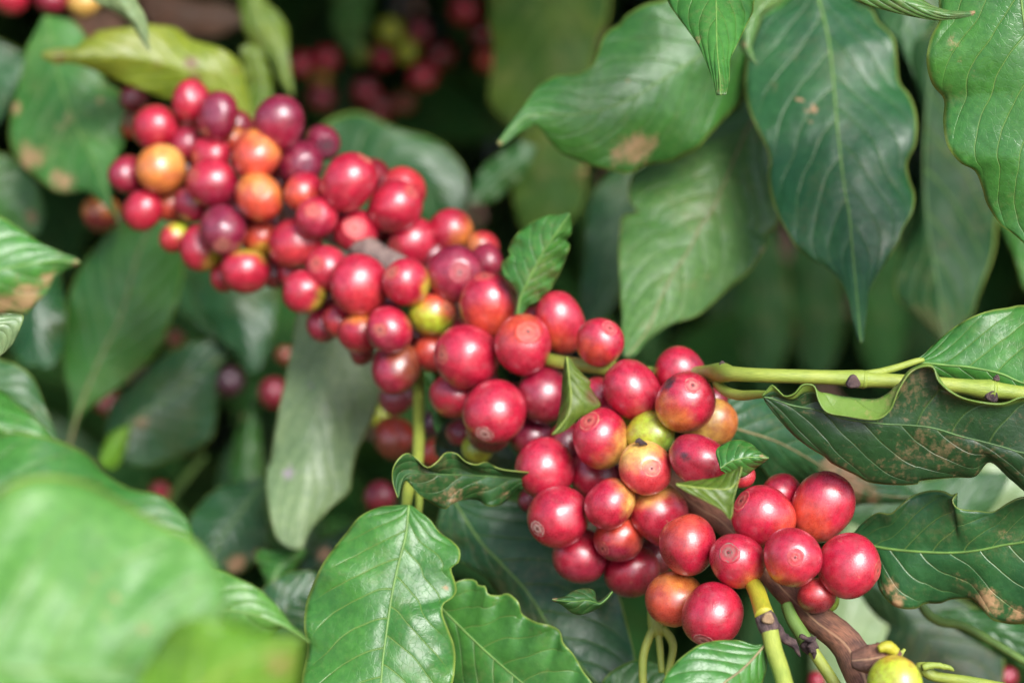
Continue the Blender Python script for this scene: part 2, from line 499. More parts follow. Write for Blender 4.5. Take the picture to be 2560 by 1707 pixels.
def scar_mesh(seed):
    r_ = np.random.default_rng(seed)
    prof = [(0.0, 0.018), (0.03, 0.014), (0.06, -0.004), (0.09, 0.002), (0.125, 0.012), (0.15, 0.014), (0.18, 0.007), (0.22, 0.004), (0.26, 0.006), (0.30, 0.009), (0.325, 0.013), (0.36, 0.003), (0.40, -0.03)]
    V, F, n = [], [], 40
    for i, (r, h) in enumerate(prof):
        z = math.sqrt(1 - r * r)
        if z > 0.93:
            z = 0.93 + (z - 0.93) * 0.35
        wv = r_.random(3) * 6.28
        for j in range(n):
            th = 2 * math.pi * j / n
            q = r * (1 + 0.05 * math.sin(2 * th + 1) + 0.03 * math.sin(3 * th + 2))
            V.append((q * math.cos(th), q * math.sin(th), z + h + 0.003 * math.sin(5 * th + wv[0])))
    for i in range(len(prof) - 1):
        for j in range(n):
            F.append((i * n + j, (i + 1) * n + j, (i + 1) * n + (j + 1) % n, i * n + (j + 1) % n))
    me = bpy.data.meshes.new('calyx_scar')
    me.from_pydata(V, [], F)
    me.validate()
    me.polygons.foreach_set('use_smooth', [True] * len(me.polygons))
    me.materials.append(M_SCAR)
    return me


BODIES = [unit_body(i) for i in range(11)]
SCARS = [scar_mesh(i) for i in range(4)]


def cam_dir(x, y, toward):
    """Direction from screen right x, screen down y and towards the viewer."""
    return (RT * x - UP * y - FW * toward).normalized()


NCH = [0]


def cherry(label, u, v, r, z, hue, scar=None, el=1.05, blush=None, bdir=(0, 1), bedge=0.35, ax=None, group=None, patch=None, scar_col=(0.50, 0.23, 0.14), sw=0.75, sc=1.0):
    i = NCH[0]
    NCH[0] += 1
    Rm = r / FPX * z
    if scar is not None:
        x, y = scar[0] / (r * 0.97), scar[1] / (r * 0.97)
        n2 = x * x + y * y
        if n2 > 0.97:
            f = math.sqrt(0.97 / n2)
            x, y, n2 = x * f, y * f, 0.97
        a = cam_dir(x, y, math.sqrt(1 - n2))
    elif ax is not None:
        a = cam_dir(ax[0], ax[1], -0.25)
    else:
        an = rng.random() * 6.28
        a = cam_dir(0.6 * math.cos(an), 0.6 * math.sin(an), -0.8)
    q = a.to_track_quat('Z', 'Y') @ Quaternion((0, 0, 1), rng.random() * 6.28)
    o = bpy.data.objects.new('coffee_cherry', BODIES[i % len(BODIES)])
    COL.objects.link(o)
    o.location = at(u, v, z)
    o.rotation_mode = 'QUATERNION'
    o.rotation_quaternion = q
    asp = 1 + 0.07 * (rng.random() - .5)
    o.scale = (Rm * asp, Rm / asp, Rm * el * (1 + 0.07 * rng.random()))
    tag(o, label, 'coffee cherry', group)
    inv = q.inverted()
    parts = [o]
    if scar is not None:
        c = bpy.data.objects.new('calyx_scar', SCARS[i % len(SCARS)])
        COL.objects.link(c)
        c.parent = o
        sc *= 0.82 + 0.28 * rng.random()
        sw *= 0.65 + 0.6 * rng.random()
        c.scale = (sc, sc, 1.0)
        parts.append(c)
    bd = inv @ cam_dir(bdir[0], bdir[1], bdir[2] if len(bdir) > 2 else 0.25)
    pd = inv @ cam_dir(*patch[:3]) if patch else Vector((0, 0, 1))
    for p in parts:
        p['skin_colour'] = HUE[hue]
        p['blush_colour'] = HUE[blush] if blush else HUE[hue]
        p['blush_axis'] = tuple(bd)
        p['blush_edge'] = float(bedge)
        p['patch_axis'] = tuple(pd)
        p['patch_edge'] = float(patch[3]) if patch else 5.0
        p['scar_colour'] = tuple(scar_col)
        p['scar_strength'] = float(sw)
    return o
# ---------------------------------------------------------------- cherries on the main branch
# label, u, v, radius px, layer (0 nearest), hue, options
GM = 'cherries packed along the main branch'
Q = [
 # the end cluster on the bare brown wood
 ('red cherry with pale scar ring facing out, centre of the five at the bare wood', 1984, 1392, 73, 0, 'R', dict(scar=(-5, -6), el=1.04, blush='OR', bdir=(-.6, .8), bedge=.75, sw=.6)),
 ('plump red cherry with its ringed scar aimed at the dusty orange-stained leaf', 2121, 1413, 75, 1, 'R', dict(scar=(66, 9), el=1.04)),
 ('large egg-shaped red cherry with orange flank, highest of those near the bare wood', 2056, 1266, 76, 2, 'R', dict(scar=(33, -74), el=1.14, blush='OR', bdir=(-.8, .6), bedge=.45)),
 ('red cherry with oval sunken scar beside the small leaf bent over the dark wood', 1911, 1291, 75, 1, 'R', dict(scar=(-57, -40), el=1.05, blush='OR', bdir=(.95, .25), bedge=.7)),
 ('half-hidden pinkish red cherry wedged behind the egg-shaped one', 1953, 1233, 50, 3, 'R', dict()),
 ('red cherry with a greyish withered scar, above the yellow node of the green shoot', 1843, 1401, 68, 0, 'R', dict(scar=(-26, -25), scar_col=(.22, .15, .12), sw=1.2, blush='O', bdir=(.5, .8), bedge=.8)),
 ('plain red cherry with orange patch on its brow, beside the dark bark', 1720, 1361, 71, 0, 'R', dict(blush='OR', bdir=(-.2, -.8, .6), bedge=.72)),
 ('lowest big red cherry, pale ringed scar underneath and a curved skin crack', 1778, 1534, 77, 0, 'R', dict(scar=(-23, 60), el=1.03, sw=1.2, scar_col=(.72, .50, .42))),
 ('orange cherry half behind the lowest big red one', 1688, 1495, 69, 1, 'O', dict(blush='OR', bdir=(-.5, .75), bedge=.1)),
 ('small brownish red cherry tucked under the wood behind the big ones', 2043, 1488, 46, 3, 'RO', dict(blush='D', bdir=(0, .9), bedge=.4)),
 ('green unripe cherry peeping out beside the small brownish red one', 2063, 1500, 34, 4, 'G', dict()),
 # the middle-lower cluster
 ('deep red cherry with white-ringed scar low on its side, bulging over the dark glossy leaf', 1396, 1289, 75, 0, 'R', dict(scar=(-53, 28), sw=1.3, scar_col=(.68, .50, .42), el=1.02)),
 ('red cherry with its scar edge-on, above the one with the white-ringed scar', 1363, 1170, 70, 1, 'R', dict(scar=(-64, -18), el=1.02)),
 ('smaller red cherry with a small pale scar, squeezed between three bigger ones', 1482, 1191, 58, 2, 'R', dict(scar=(-41, -34), el=1.1, sc=.85)),
 ('red cherry turning cream-yellow on one side, nearest below the orange ring-faced one', 1525, 1258, 60, 0, 'R', dict(blush='Y', bdir=(.95, -.3, .0), bedge=.52, scar=(-37, 42), sc=.6, sw=.4)),
 ('orange-red cherry with large concentric rings facing out and a yellow rim', 1614, 1172, 67, 0, 'RO', dict(scar=(14, -6), el=.86, blush='Y', bdir=(-.35, -.85, .0), bedge=.42, sc=1.15, sw=.9, scar_col=(.75, .40, .25))),
 ('crimson cherry hanging lowest over the glossy dark leaf', 1450, 1387, 67, 2, 'C', dict(blush='R', bdir=(-.3, -.8), bedge=.1)),
 ('orange-brown cherry with a small tan scar, above the crimson lowest one', 1547, 1344, 59, 1, 'OR', dict(scar=(-40, 22), el=1.0, blush='C', bdir=(-.2, .7), bedge=.35, sc=.85)),
 ('crimson cherry with pale highlight above the branched green flower stalks', 1580, 1430, 67, 2, 'C', dict(blush='R', bdir=(0, -.8, .4), bedge=.1)),
 ('red cherry with yellow brow directly under the ring-faced orange one', 1650, 1284, 71, 1, 'R', dict(blush='Y', bdir=(-.25, -.9), bedge=.72)),
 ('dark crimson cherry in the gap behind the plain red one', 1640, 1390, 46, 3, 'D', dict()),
 ('red cherry fading to yellow underneath, raised ring scar near its top', 1503, 1096, 71, 0, 'R', dict(scar=(-31, -45), el=1.05, blush='Y', bdir=(.75, .6, .0), bedge=.5, sc=1.1, sw=1.1)),
 ('bright yellow-green unripe cherry with a black dried tip', 1628, 1087, 57, 1, 'YG', dict(fwd=.007, blush='G', bdir=(.5, .7), bedge=.4)),
 ('greenish cherry mostly hidden between two red ones, above the yellow-green one', 1536, 1056, 50, 2, 'YG', dict(blush='R', bdir=(-.7, -.4), bedge=.3)),
 ('red cherry with a tilted scar on its shoulder, in front of the green stem', 1582, 975, 70, 1, 'R', dict(scar=(-47, -53), el=1.09, sc=.95)),
 ('red cherry with a black scorched streak and a crusty ring on top', 1714, 1006, 74, 0, 'R', dict(scar=(12, -42), el=1.04, blush='O', bdir=(-.7, .75), bedge=.65, patch=(-.66, -.62, .52, .955), scar_col=(.40, .22, .18), sw=1.3)),
 ('rosy cherry peeking from behind the scorched one', 1697, 932, 64, 2, 'R', dict(blush='C', bdir=(.7, .3), bedge=.5)),
 ('yellow cherry with an orange cheek, below the scorched red one', 1775, 1056, 63, 2, 'Y', dict(blush='O', bdir=(.95, .0, .2), bedge=.42, scar=(55, -14), sw=.5, scar_col=(.5, .12, .06))),
 ('dark red tilted cherry with a faint brown scuff, beside the yellow-green leaflet', 1750, 1152, 63, 1, 'C', dict(el=1.22, ax=(-.8, -.5), blush='R', bdir=(.3, .0, .8), bedge=.35, patch=(-.55, -.15, .8, .985))),
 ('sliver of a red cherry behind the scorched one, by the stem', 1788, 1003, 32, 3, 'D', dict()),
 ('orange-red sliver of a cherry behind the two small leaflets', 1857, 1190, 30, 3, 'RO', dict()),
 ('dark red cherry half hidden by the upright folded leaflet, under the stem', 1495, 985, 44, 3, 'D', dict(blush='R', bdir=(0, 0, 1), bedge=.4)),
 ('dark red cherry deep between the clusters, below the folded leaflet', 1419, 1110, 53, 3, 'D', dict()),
 # the middle cluster
 ('large red cherry with a bold ringed scar facing sideways, over the dark red small one', 1169, 889, 77, 0, 'R', dict(scar=(-62, -3), el=1.02, sc=1.0, sw=1.2)),
 ('red cherry with wide faint rings and one black pinprick', 1311, 862, 70, 0, 'R', dict(scar=(9, -32), el=1.0, sc=1.2, sw=.6, blush='OR', bdir=(-.2, -.7, .5), bedge=.7)),
 ('glossy red cherry with a white-ringed scar at its foot', 1236, 1028, 75, 0, 'R', dict(scar=(-23, 52), el=1.02, sw=1.25, scar_col=(.68, .46, .38))),
 ('tall red cherry with orange base and tan blemish, behind the two at the stem end', 1222, 765, 73, 1, 'R', dict(scar=(-10, -67), el=1.07, blush='OR', bdir=(.1, .9), bedge=.3, sw=1.0)),
 ('purple-red cherry with faint rings, widest of those behind the serrated young leaf', 1141, 685, 70, 1, 'P', dict(scar=(10, -2), el=1.0, blush='C', bdir=(0, .5, .8), bedge=.3, sw=.55, sc=1.05)),
 ('long red cherry with two tan spots, by the tip of the hanging pale leaf', 1400, 808, 58, 2, 'R', dict(el=1.30, ax=(.28, .9), blush='OR', bdir=(-.4, .8), bedge=.5, scar=None)),
 ('orange-red cherry squeezed behind the one with wide faint rings', 1343, 814, 47, 3, 'RO', dict(blush='O', bdir=(.5, .6), bedge=.4)),
 ('red cherry with a pink scar on top, just above the green stem', 1500, 854, 58, 2, 'R', dict(scar=(22, -33), el=1.0, sc=1.1, sw=.9, scar_col=(.70, .25, .20), blush='OR', bdir=(-.6, .6), bedge=.5)),
 ('dark red cherry behind the upright folded leaflet', 1360, 988, 68, 2, 'C', dict(blush='D', bdir=(-.3, .7), bedge=.4)),
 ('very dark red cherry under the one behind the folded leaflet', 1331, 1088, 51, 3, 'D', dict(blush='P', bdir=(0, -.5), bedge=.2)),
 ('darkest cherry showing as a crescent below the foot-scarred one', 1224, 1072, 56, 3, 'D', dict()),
 ('round red cherry below the bold-scarred one', 1134, 992, 54, 2, 'C', dict(blush='R', bdir=(-.3, .3, .5), bedge=.0)),
 ('red cherry edge showing above the bold-scarred one', 1132, 848, 46, 3, 'R', dict()),
 ('pinkish red cherry with a tan dot scar, beside the yellow-green blushing one', 972, 824, 56, 0, 'R', dict(scar=(-19, 1), el=1.0, blush='C', bdir=(-.2, .7), bedge=.35, sw=1.2, sc=.9)),
 ('small yellow-green cherry with a red blush and brown scar', 1081, 785, 54, 1, 'YG', dict(scar=(36, -15), el=1.06, blush='OR', bdir=(.45, -.75, .1), bedge=.2, scar_col=(.35, .18, .10), sw=1.1)),
 ('orange cherry below the blushing yellow-green one', 1079, 882, 45, 2, 'OR', dict(blush='RO', bdir=(.3, .7), bedge=.3)),
 ('brownish red cherry hanging low over the pale grey-green leaf', 989, 921, 60, 1, 'C', dict(el=1.04, blush='B', bdir=(.6, -.5, .3), bedge=.35, scar=(-14, 42), sc=.35, sw=.6)),
 ('large smooth red cherry in front of the grey bare bark', 898, 713, 67, 0, 'R', dict(el=1.06, ax=(.4, .8), blush='RO', bdir=(.4, .8), bedge=.5)),
 ('red cherry with a brown scar and yellowish cheek, touching the purple-red one', 1018, 706, 55, 0, 'R', dict(scar=(-35, -22), el=1.05, blush='YG', bdir=(.95, .2, -.1), bedge=.78, sw=1.1)),
 ('rose-red cherry with a ringed scar, above the grey bark', 1032, 606, 58, 2, 'R', dict(scar=(-38, 12), el=1.04, sw=.7)),
 ('rose cherry with an orange shoulder, above the purple-red one', 1130, 578, 54, 3, 'R', dict(blush='O', bdir=(.8, .4), bedge=.5)),
 ('orange-red cherry at the rim beside the serrated young leaf', 1207, 617, 38, 4, 'RO', dict(blush='O', bdir=(-.6, .2), bedge=.3)),
 ('purplish cherry squeezed between the purple-red one and the serrated leaf', 1215, 655, 41, 3, 'P', dict(blush='C', bdir=(-.2, 0, .8), bedge=.3)),
 ('red cherry with a broad pale pink disc facing out, above the grey bark', 888, 577, 51, 2, 'R', dict(scar=(2, -4), el=1.0, sc=1.35, sw=.9, scar_col=(.80, .25, .20))),
 ('red cherry with round ring scar, beside the large smooth one', 819, 671, 53, 1, 'R', dict(scar=(-22, -10), el=1.02, sc=1.2, sw=.8)),
 ('red cherry seen below the large smooth one', 851, 802, 42, 2, 'R', dict(blush='RO', bdir=(0, .7), bedge=.3)),
 ('orange-topped red cherry behind the tan dot-scarred one', 897, 833, 47, 1, 'R', dict(blush='O', bdir=(.1, -.9), bedge=.6)),
 ('dark crimson cherry over the top of the pale grey-green leaf', 810, 813, 40, 3, 'D', dict(blush='C', bdir=(-.3, 0, .6), bedge=.2)),
 ('red cherry with an olive lower cheek, over the top of the pale leaf', 760, 731, 51, 1, 'R', dict(el=1.03, blush='YG', bdir=(.85, .45, 0), bedge=.78)),
 ('small pink-red cherry behind the olive-cheeked one', 724, 683, 30, 3, 'R', dict()),
 ('small dark red cherry edge below the tan dot-scarred one', 905, 880, 30, 3, 'D', dict()),
 # the far upper cluster
 ('large red cherry with broad pale highlight, beside the violet scar-footed one', 738, 607, 61, 1, 'R', dict(blush='RO', bdir=(.2, .7), bedge=.4)),
 ('orange-red cherry with olive base, beside the violet scar-footed one', 650, 596, 43, 2, 'OR', dict(blush='YG', bdir=(.1, .9), bedge=.8)),
 ('violet-purple cherry with a tan scar at its foot', 556, 574, 56, 0, 'P', dict(scar=(6, 38), el=1.05, sw=1.0)),
 ('red cherry with yellow lower cheek, under the violet one', 502, 621, 52, 1, 'R', dict(blush='YG', bdir=(.8, .55, 0), bedge=.72)),
 ('small orange and green cherry at the lower rim of the far cluster', 437, 594, 36, 2, 'RO', dict(blush='YG', bdir=(.5, -.6), bedge=.6)),
 ('lowest red cherry of the far cluster with a greenish upper rim', 613, 678, 55, 1, 'R', dict(blush='YG', bdir=(.3, -.9, 0), bedge=.85)),
 ('red cherry edge behind the lowest one of the far cluster', 562, 694, 33, 3, 'R', dict()),
 ('dark cherry in the gap beside the lowest one of the far cluster', 684, 684, 36, 4, 'D', dict()),
 ('pinkish red cherry just under the yellow leaf', 478, 252, 46, 1, 'R', dict()),
 ('dark crimson egg-shaped cherry under the yellow leaf', 547, 291, 51, 0, 'C', dict(el=1.14, ax=(-.2, .9), blush='P', bdir=(0, 0, .5), bedge=.6)),
 ('bright red cherry at the outer edge of the far cluster', 389, 320, 51, 1, 'R', dict()),
 ('orange cherry hidden behind the pinkish one under the yellow leaf', 467, 305, 36, 3, 'OR', dict()),
 ('small crimson cherry above the amber one', 466, 362, 41, 1, 'C', dict()),
 ('rose-red cherry above the round crimson one with pink scar', 530, 388, 46, 1, 'R', dict()),
 ('round crimson cherry with a pink scar, middle of the far cluster', 535, 461, 59, 0, 'R', dict(scar=(-40, -17), sw=.7, blush='C', bdir=(.2, .7), bedge=.3)),
 ('bright orange-red cherry, brightest of the far cluster', 640, 387, 59, 0, 'OR', dict(blush='O', bdir=(.5, -.6), bedge=.55)),
 ('small orange cherry edge above the bright orange-red one', 586, 352, 33, 2, 'O', dict(blush='OR', bdir=(-.3, .8), bedge=.2)),
 ('big dark purple egg-shaped cherry at the top of the far cluster', 700, 308, 57, 0, 'P', dict(el=1.12, scar=(8, -58), sw=.6, blush='C', bdir=(-.2, .7), bedge=.35)),
 ('overripe purple cherry with a black tip', 808, 357, 42, 2, 'P', dict(el=1.05, scar=(12, 12), scar_col=(.03, .02, .03), sw=1.6, sc=1.5)),
 ('dusky purple cherry with a dark eye scar', 752, 411, 53, 1, 'P', dict(scar=(20, 5), scar_col=(.10, .06, .10), sw=1.2)),
 ('large red cherry with tan-streaked crown, facing the dark gap', 875, 457, 67, 0, 'R', dict(scar=(37, -55), el=1.03, sw=1.0)),
 ('red cherry with a round scar at the upper rim over the dark green leaf', 988, 514, 62, 1, 'R', dict(scar=(39, -30), el=1.05, sw=.8)),
 ('red cherry with a dark rim behind the round-scarred one', 1012, 472, 53, 2, 'R', dict(blush='RO', bdir=(.2, -.6), bedge=.2)),
 ('pink-orange cherry below the dusky purple one', 760, 480, 46, 1, 'R', dict(blush='OR', bdir=(-.3, .6), bedge=.0)),
 ('pink-red cherry with a pale scar, below the tan-crowned one', 792, 547, 51, 0, 'R', dict(scar=(-5, -17), sw=.8, sc=1.1, el=1.0, blush='C', bdir=(0, .8), bedge=.4)),
 ('amber orange cherry with a pale round scar', 650, 491, 55, 0, 'O', dict(scar=(6, -16), sw=.6, el=1.0, scar_col=(.80, .42, .20), blush='OR', bdir=(-.2, .7), bedge=.15)),
 ('amber yellow-orange cherry near the outer edge of the far cluster', 402, 423, 57, 0, 'O', dict(blush='Y', bdir=(.6, -.7), bedge=.75)),
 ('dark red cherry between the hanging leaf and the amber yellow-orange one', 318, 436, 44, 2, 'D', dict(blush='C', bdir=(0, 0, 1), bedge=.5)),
 ('bright red cherry below the amber yellow-orange one', 358, 524, 47, 1, 'R', dict()),
 ('dull amber cherry between two red ones in the far cluster', 427, 508, 42, 2, 'O', dict(blush='OR', bdir=(0, .6), bedge=.3)),
 ('crimson cherry below the round pink-scarred one', 480, 511, 41, 1, 'C', dict()),
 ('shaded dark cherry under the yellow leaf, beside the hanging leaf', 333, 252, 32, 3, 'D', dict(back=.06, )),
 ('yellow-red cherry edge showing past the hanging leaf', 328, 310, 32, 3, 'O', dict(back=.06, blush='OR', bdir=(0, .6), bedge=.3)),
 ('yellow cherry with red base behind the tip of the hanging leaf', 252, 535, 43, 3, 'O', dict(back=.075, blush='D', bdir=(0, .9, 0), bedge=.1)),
]
# fruit deep between the others, only dark slivers of it show
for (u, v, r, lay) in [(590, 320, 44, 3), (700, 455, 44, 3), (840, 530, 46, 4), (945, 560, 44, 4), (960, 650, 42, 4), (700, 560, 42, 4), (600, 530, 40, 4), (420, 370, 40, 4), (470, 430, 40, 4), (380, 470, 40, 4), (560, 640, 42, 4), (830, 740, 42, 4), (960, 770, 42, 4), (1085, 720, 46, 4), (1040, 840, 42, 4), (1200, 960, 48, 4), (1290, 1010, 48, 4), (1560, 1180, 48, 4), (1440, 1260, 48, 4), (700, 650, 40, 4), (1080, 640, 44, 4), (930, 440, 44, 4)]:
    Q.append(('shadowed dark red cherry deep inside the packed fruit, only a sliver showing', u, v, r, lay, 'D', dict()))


def branch_depth(u, v):
    d = np.array([400 - 2000, 380 - 1450.0])
    L = np.linalg.norm(d)
    t = np.dot(np.array([u - 2000, v - 1450.0]), d / L) / L
    return 0.598 + 0.155 * t


placed = []
for k_ in sorted(range(len(Q)), key=lambda i: Q[i][4]):
    _, u, v, r, lay, _h, _o = Q[k_]
    r *= 1.02 + 0.075 * min(max((2000 - u) / 1600, 0), 1)
    z = branch_depth(u, v) - 0.004 + 0.002 * (lay > 0)
    for (u2, v2, r2, l2, z2, _i) in placed:
        if l2 < lay:
            d = math.hypot(u - u2, v - v2)
            if d < r + r2:
                R1, R2, D = r * z / FPX, r2 * z2 / FPX, d * z / FPX
                z = max(z, z2 + 0.88 * math.sqrt(max((R1 + R2) ** 2 - D ** 2, 0)))
    z = min(z, branch_depth(u, v) + 0.034) + _o.pop('back', 0) - _o.pop('fwd', 0)
    placed.append((u, v, r, lay, z, k_))
for (u, v, r, lay, z, k_) in sorted(placed, key=lambda p: p[5]):
    lab, _u, _v, _r, _l, hue, opt = Q[k_]
    cherry(lab, u, v, r, z, hue, group=GM, **opt)

# ---------------------------------------------------------------- cherries deeper in the bush, all out of focus
GB = 'blurred cherries deeper in the bush'
for (lab, u, v, r, z, hue, blush) in [
 ('blurred bright red cherry cut by the top corner of the photo', 25, -12, 50, .86, 'R', None),
 ('blurred crimson cherry cut by the top edge, next to the corner one', 127, -6, 44, .86, 'C', None),
 ('blurred yellow cherry cut by the top edge, beside the crimson one', 210, 5, 39, .86, 'Y', None),
 ('blurred red cherry highest in the dark gap beside the wide olive leaf', 1159, 25, 36, 1.08, 'R', None),
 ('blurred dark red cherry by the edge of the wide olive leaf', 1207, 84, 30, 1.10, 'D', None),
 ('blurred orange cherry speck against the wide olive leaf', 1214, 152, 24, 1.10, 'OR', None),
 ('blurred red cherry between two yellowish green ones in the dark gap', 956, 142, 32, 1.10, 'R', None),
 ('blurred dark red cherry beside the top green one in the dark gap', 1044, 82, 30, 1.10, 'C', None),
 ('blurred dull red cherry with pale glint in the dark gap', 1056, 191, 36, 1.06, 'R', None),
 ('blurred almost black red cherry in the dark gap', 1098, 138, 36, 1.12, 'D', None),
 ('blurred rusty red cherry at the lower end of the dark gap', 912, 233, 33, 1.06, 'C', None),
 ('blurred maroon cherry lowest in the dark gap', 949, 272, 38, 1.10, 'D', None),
 ('blurred brownish cherry beside the maroon lowest one', 1010, 258, 27, 1.10, 'B', None),
 ('blurred yellow-green cherry at the top of the dark gap', 975, 78, 31, 1.08, 'YG', None),
 ('blurred olive green cherry in the middle of the dark gap', 1017, 128, 30, 1.09, 'YG', None),
 ('blurred small green cherry near the olive one', 899, 134, 25, 1.09, 'G', None),
 ('blurred red cherry beside the narrow hanging olive leaf', 754, 161, 31, 1.02, 'R', None),
 ('blurred rose-red cherry, upper one above the purple cluster', 815, 149, 33, 1.02, 'R', None),
 ('blurred red cherry, lower one above the purple cluster', 804, 245, 33, 1.03, 'C', None),
 ('blurred amber cherry between the upper and lower red ones', 800, 197, 28, 1.04, 'O', 'YG'),
 ('blurred orange-red speck of a cherry above the leaf with the brown midrib', 440, 845, 23, 1.00, 'B', None),
 ('blurred tall dark maroon cherry in the gap beside the pale leaf', 572, 955, 40, .98, 'K', None),
 ('blurred red cherry touching the straight edge of the pale leaf', 685, 982, 39, .90, 'C', None),
 ('blurred orange sliver of a cherry at the straight edge of the pale leaf', 714, 888, 24, .92, 'B', None),
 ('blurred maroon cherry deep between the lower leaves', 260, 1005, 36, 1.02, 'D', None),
 ('blurred red speck of a cherry above the foreground leaf', 400, 1230, 24, 1.00, 'R', None),
 ('large blurred orange-brown cherry beside the upright green stem', 985, 1095, 54, .76, 'B', 'OR'),
 ('blurred dark red cherry under the low-hanging brownish one', 993, 990, 46, .74, 'C', None),
 ('blurred purple-black cherry behind the upright green stem', 1078, 1060, 32, .76, 'K', None),
 ('blurred orange cherry at the foot of the upright green stem', 1082, 1128, 34, .75, 'OR', None),
 ('blurred red cherry beside the dark leaf behind the foot-scarred one', 1152, 1082, 36, .70, 'C', None),
 ('blurred olive green cherry above the curled dark leaf', 1195, 1120, 38, .69, 'YG', None),
 ('blurred red cherry between the pale leaf and the curled dark leaf', 950, 1240, 40, .80, 'C', None),
 ('red sliver of a cherry behind the one with the white-ringed scar', 1322, 1250, 28, .69, 'C', None),
 ('blurred yellowish cherry edge beside the blurred dark one by the stem', 945, 1040, 30, .80, 'YG', None),
 ('small blurred red cherry at the bottom edge under the brown wood', 2043, 1700, 22, .76, 'R', None),
 ('small blurred red cherry at the bottom corner', 2518, 1692, 26, .80, 'C', None),
]:
    cherry(lab, u, v, r, z + (.16 if z > 1 else 0), hue, group=GB, blush=blush, bdir=(.3, -.7), bedge=.2)

# the fruit cut by the lower edge next to the wood
cherry('yellow-green unripe cherry beside the end of the brown wood', 2238, 1706, 66, .575, 'YG', group=GM, blush='O', bdir=(.2, -.95, -.2), bedge=.95)
# ---------------------------------------------------------------- wood and stems
M_WOOD = stem_material('brown_bark', (0.32, 0.145, 0.085), (0.11, 0.055, 0.042), 0.55, 0.85, 110, line=0.55)
M_WOOD2 = stem_material('grey_bark', (0.26, 0.19, 0.16), (0.16, 0.11, 0.095), 0.65, 0.5, 240)
M_GREEN = stem_material('green_stem', (0.34, 0.39, 0.065), (0.25, 0.33, 0.05), 0.38, 0.12, 90)
M_YEL = stem_material('yellow_stem', (0.46, 0.40, 0.03), (0.36, 0.37, 0.03), 0.4)
M_DULL = stem_material('dull_green_stem', (0.14, 0.24, 0.05), (0.10, 0.18, 0.04), 0.45)
M_KNOT = stem_material('dry_knot', (0.16, 0.10, 0.09), (0.05, 0.03, 0.035), 0.7, 0.9, 500)
M_TAN = stem_material('dry_tan', (0.42, 0.28, 0.15), (0.25, 0.15, 0.09), 0.7, 0.6, 500)


def stem_pts(line, z0, z1, n=60):
    """line: 'u,v,r_px[,dz mm]' -> world points and radii in metres."""
    a = np.array([[float(x) for x in (p.split(',') + ['0'])[:4]] for p in line.split()])
    q = spline(a, n)
    z = np.linspace(z0, z1, n) + q[:, 3] * .001
    return at_np(q[:, 0], q[:, 1], z), q[:, 2] / FPX * z


def stem(name, line, z0, z1, mat, parent=None, base=None, n=60, seg=16, lump=0.0):
    P, R = stem_pts(line, z0, z1, n)
    return tube(name, P, R, mat, parent, base, seg, lump), P


# main branch
o, P = stem('coffee_branch', '2185,1790,56 2165,1705,48 2150,1672,46 2112,1604,41 2035,1539,37 1966,1474,34 1900,1400,32,3 1813,1306,32,4 1756,1268,33,4 1710,1233,32,5 1610,1150,30,8 1500,1060,28,12 1330,930,28,16 1150,790,28,18 1000,672,33,14 900,600,33,14 760,535,32,14 620,470,28,17 500,420,26,20 400,350,22,28 340,310,18,36 300,280,14,60',
            0.592, .775, M_WOOD, n=150, seg=20, lump=.05)
tag(o, 'brown woody main branch running diagonally under the cherries', 'branch')
bP = P[0]
# grey weathered sleeve where the bark is bare and pale
Pg, Rg = stem_pts('1000,672,34 937,640,36 880,598,35 800,560,34 715,528,32', .712, .738, 30)
tube('weathered_bark', Pg, Rg, M_WOOD2, o, bP, 20, .04)
Pk, Rk = stem_pts('2128,1650,20 2165,1648,34 2215,1640,36 2232,1655,30', .583, .582, 24)
tube('branch_knot', Pk, Rk, M_WOOD, o, bP, 16, .12)
Pk, Rk = stem_pts('2196,1622,9 2218,1616,16 2240,1630,14', .578, .579, 16)
tube('bud_scale', Pk, Rk, M_YEL, o, bP, 12, .1)
for ln in ('2030,1530,2.5 2080,1575,3 2125,1625,2.5', '1952,1460,2 1975,1485,3 2003,1503,2.5 2030,1530,2'):
    pass


def knot(parent, base, u, v, r, z, mat=None):
    """a dry scar on a stem: a low dome with a sunken middle"""
    c = at(u, v, z)
    Rm = r / FPX * z
    V, F, n = [], [], 16
    prof = [(0, .35), (.25, .42), (.45, .30), (.7, .55), (.9, .4), (1.05, 0), (1.0, -.5)]
    for rr, h in prof:
        for j in range(n):
            th = 2 * math.pi * j / n
            w = 1 + .12 * math.sin(3 * th + u)
            V.append(c + (RT * math.cos(th) + UP * math.sin(th)) * Rm * rr * w - FW * h * Rm - Vector(base))
    F = [(i * n + j, (i + 1) * n + j, (i + 1) * n + (j + 1) % n, i * n + (j + 1) % n) for i in range(len(prof) - 1) for j in range(n)]
    return mesh_obj('knot', V, F, mat or M_KNOT, parent, uvs=[(k % n / n, k // n / 7) for k in range(len(V))])


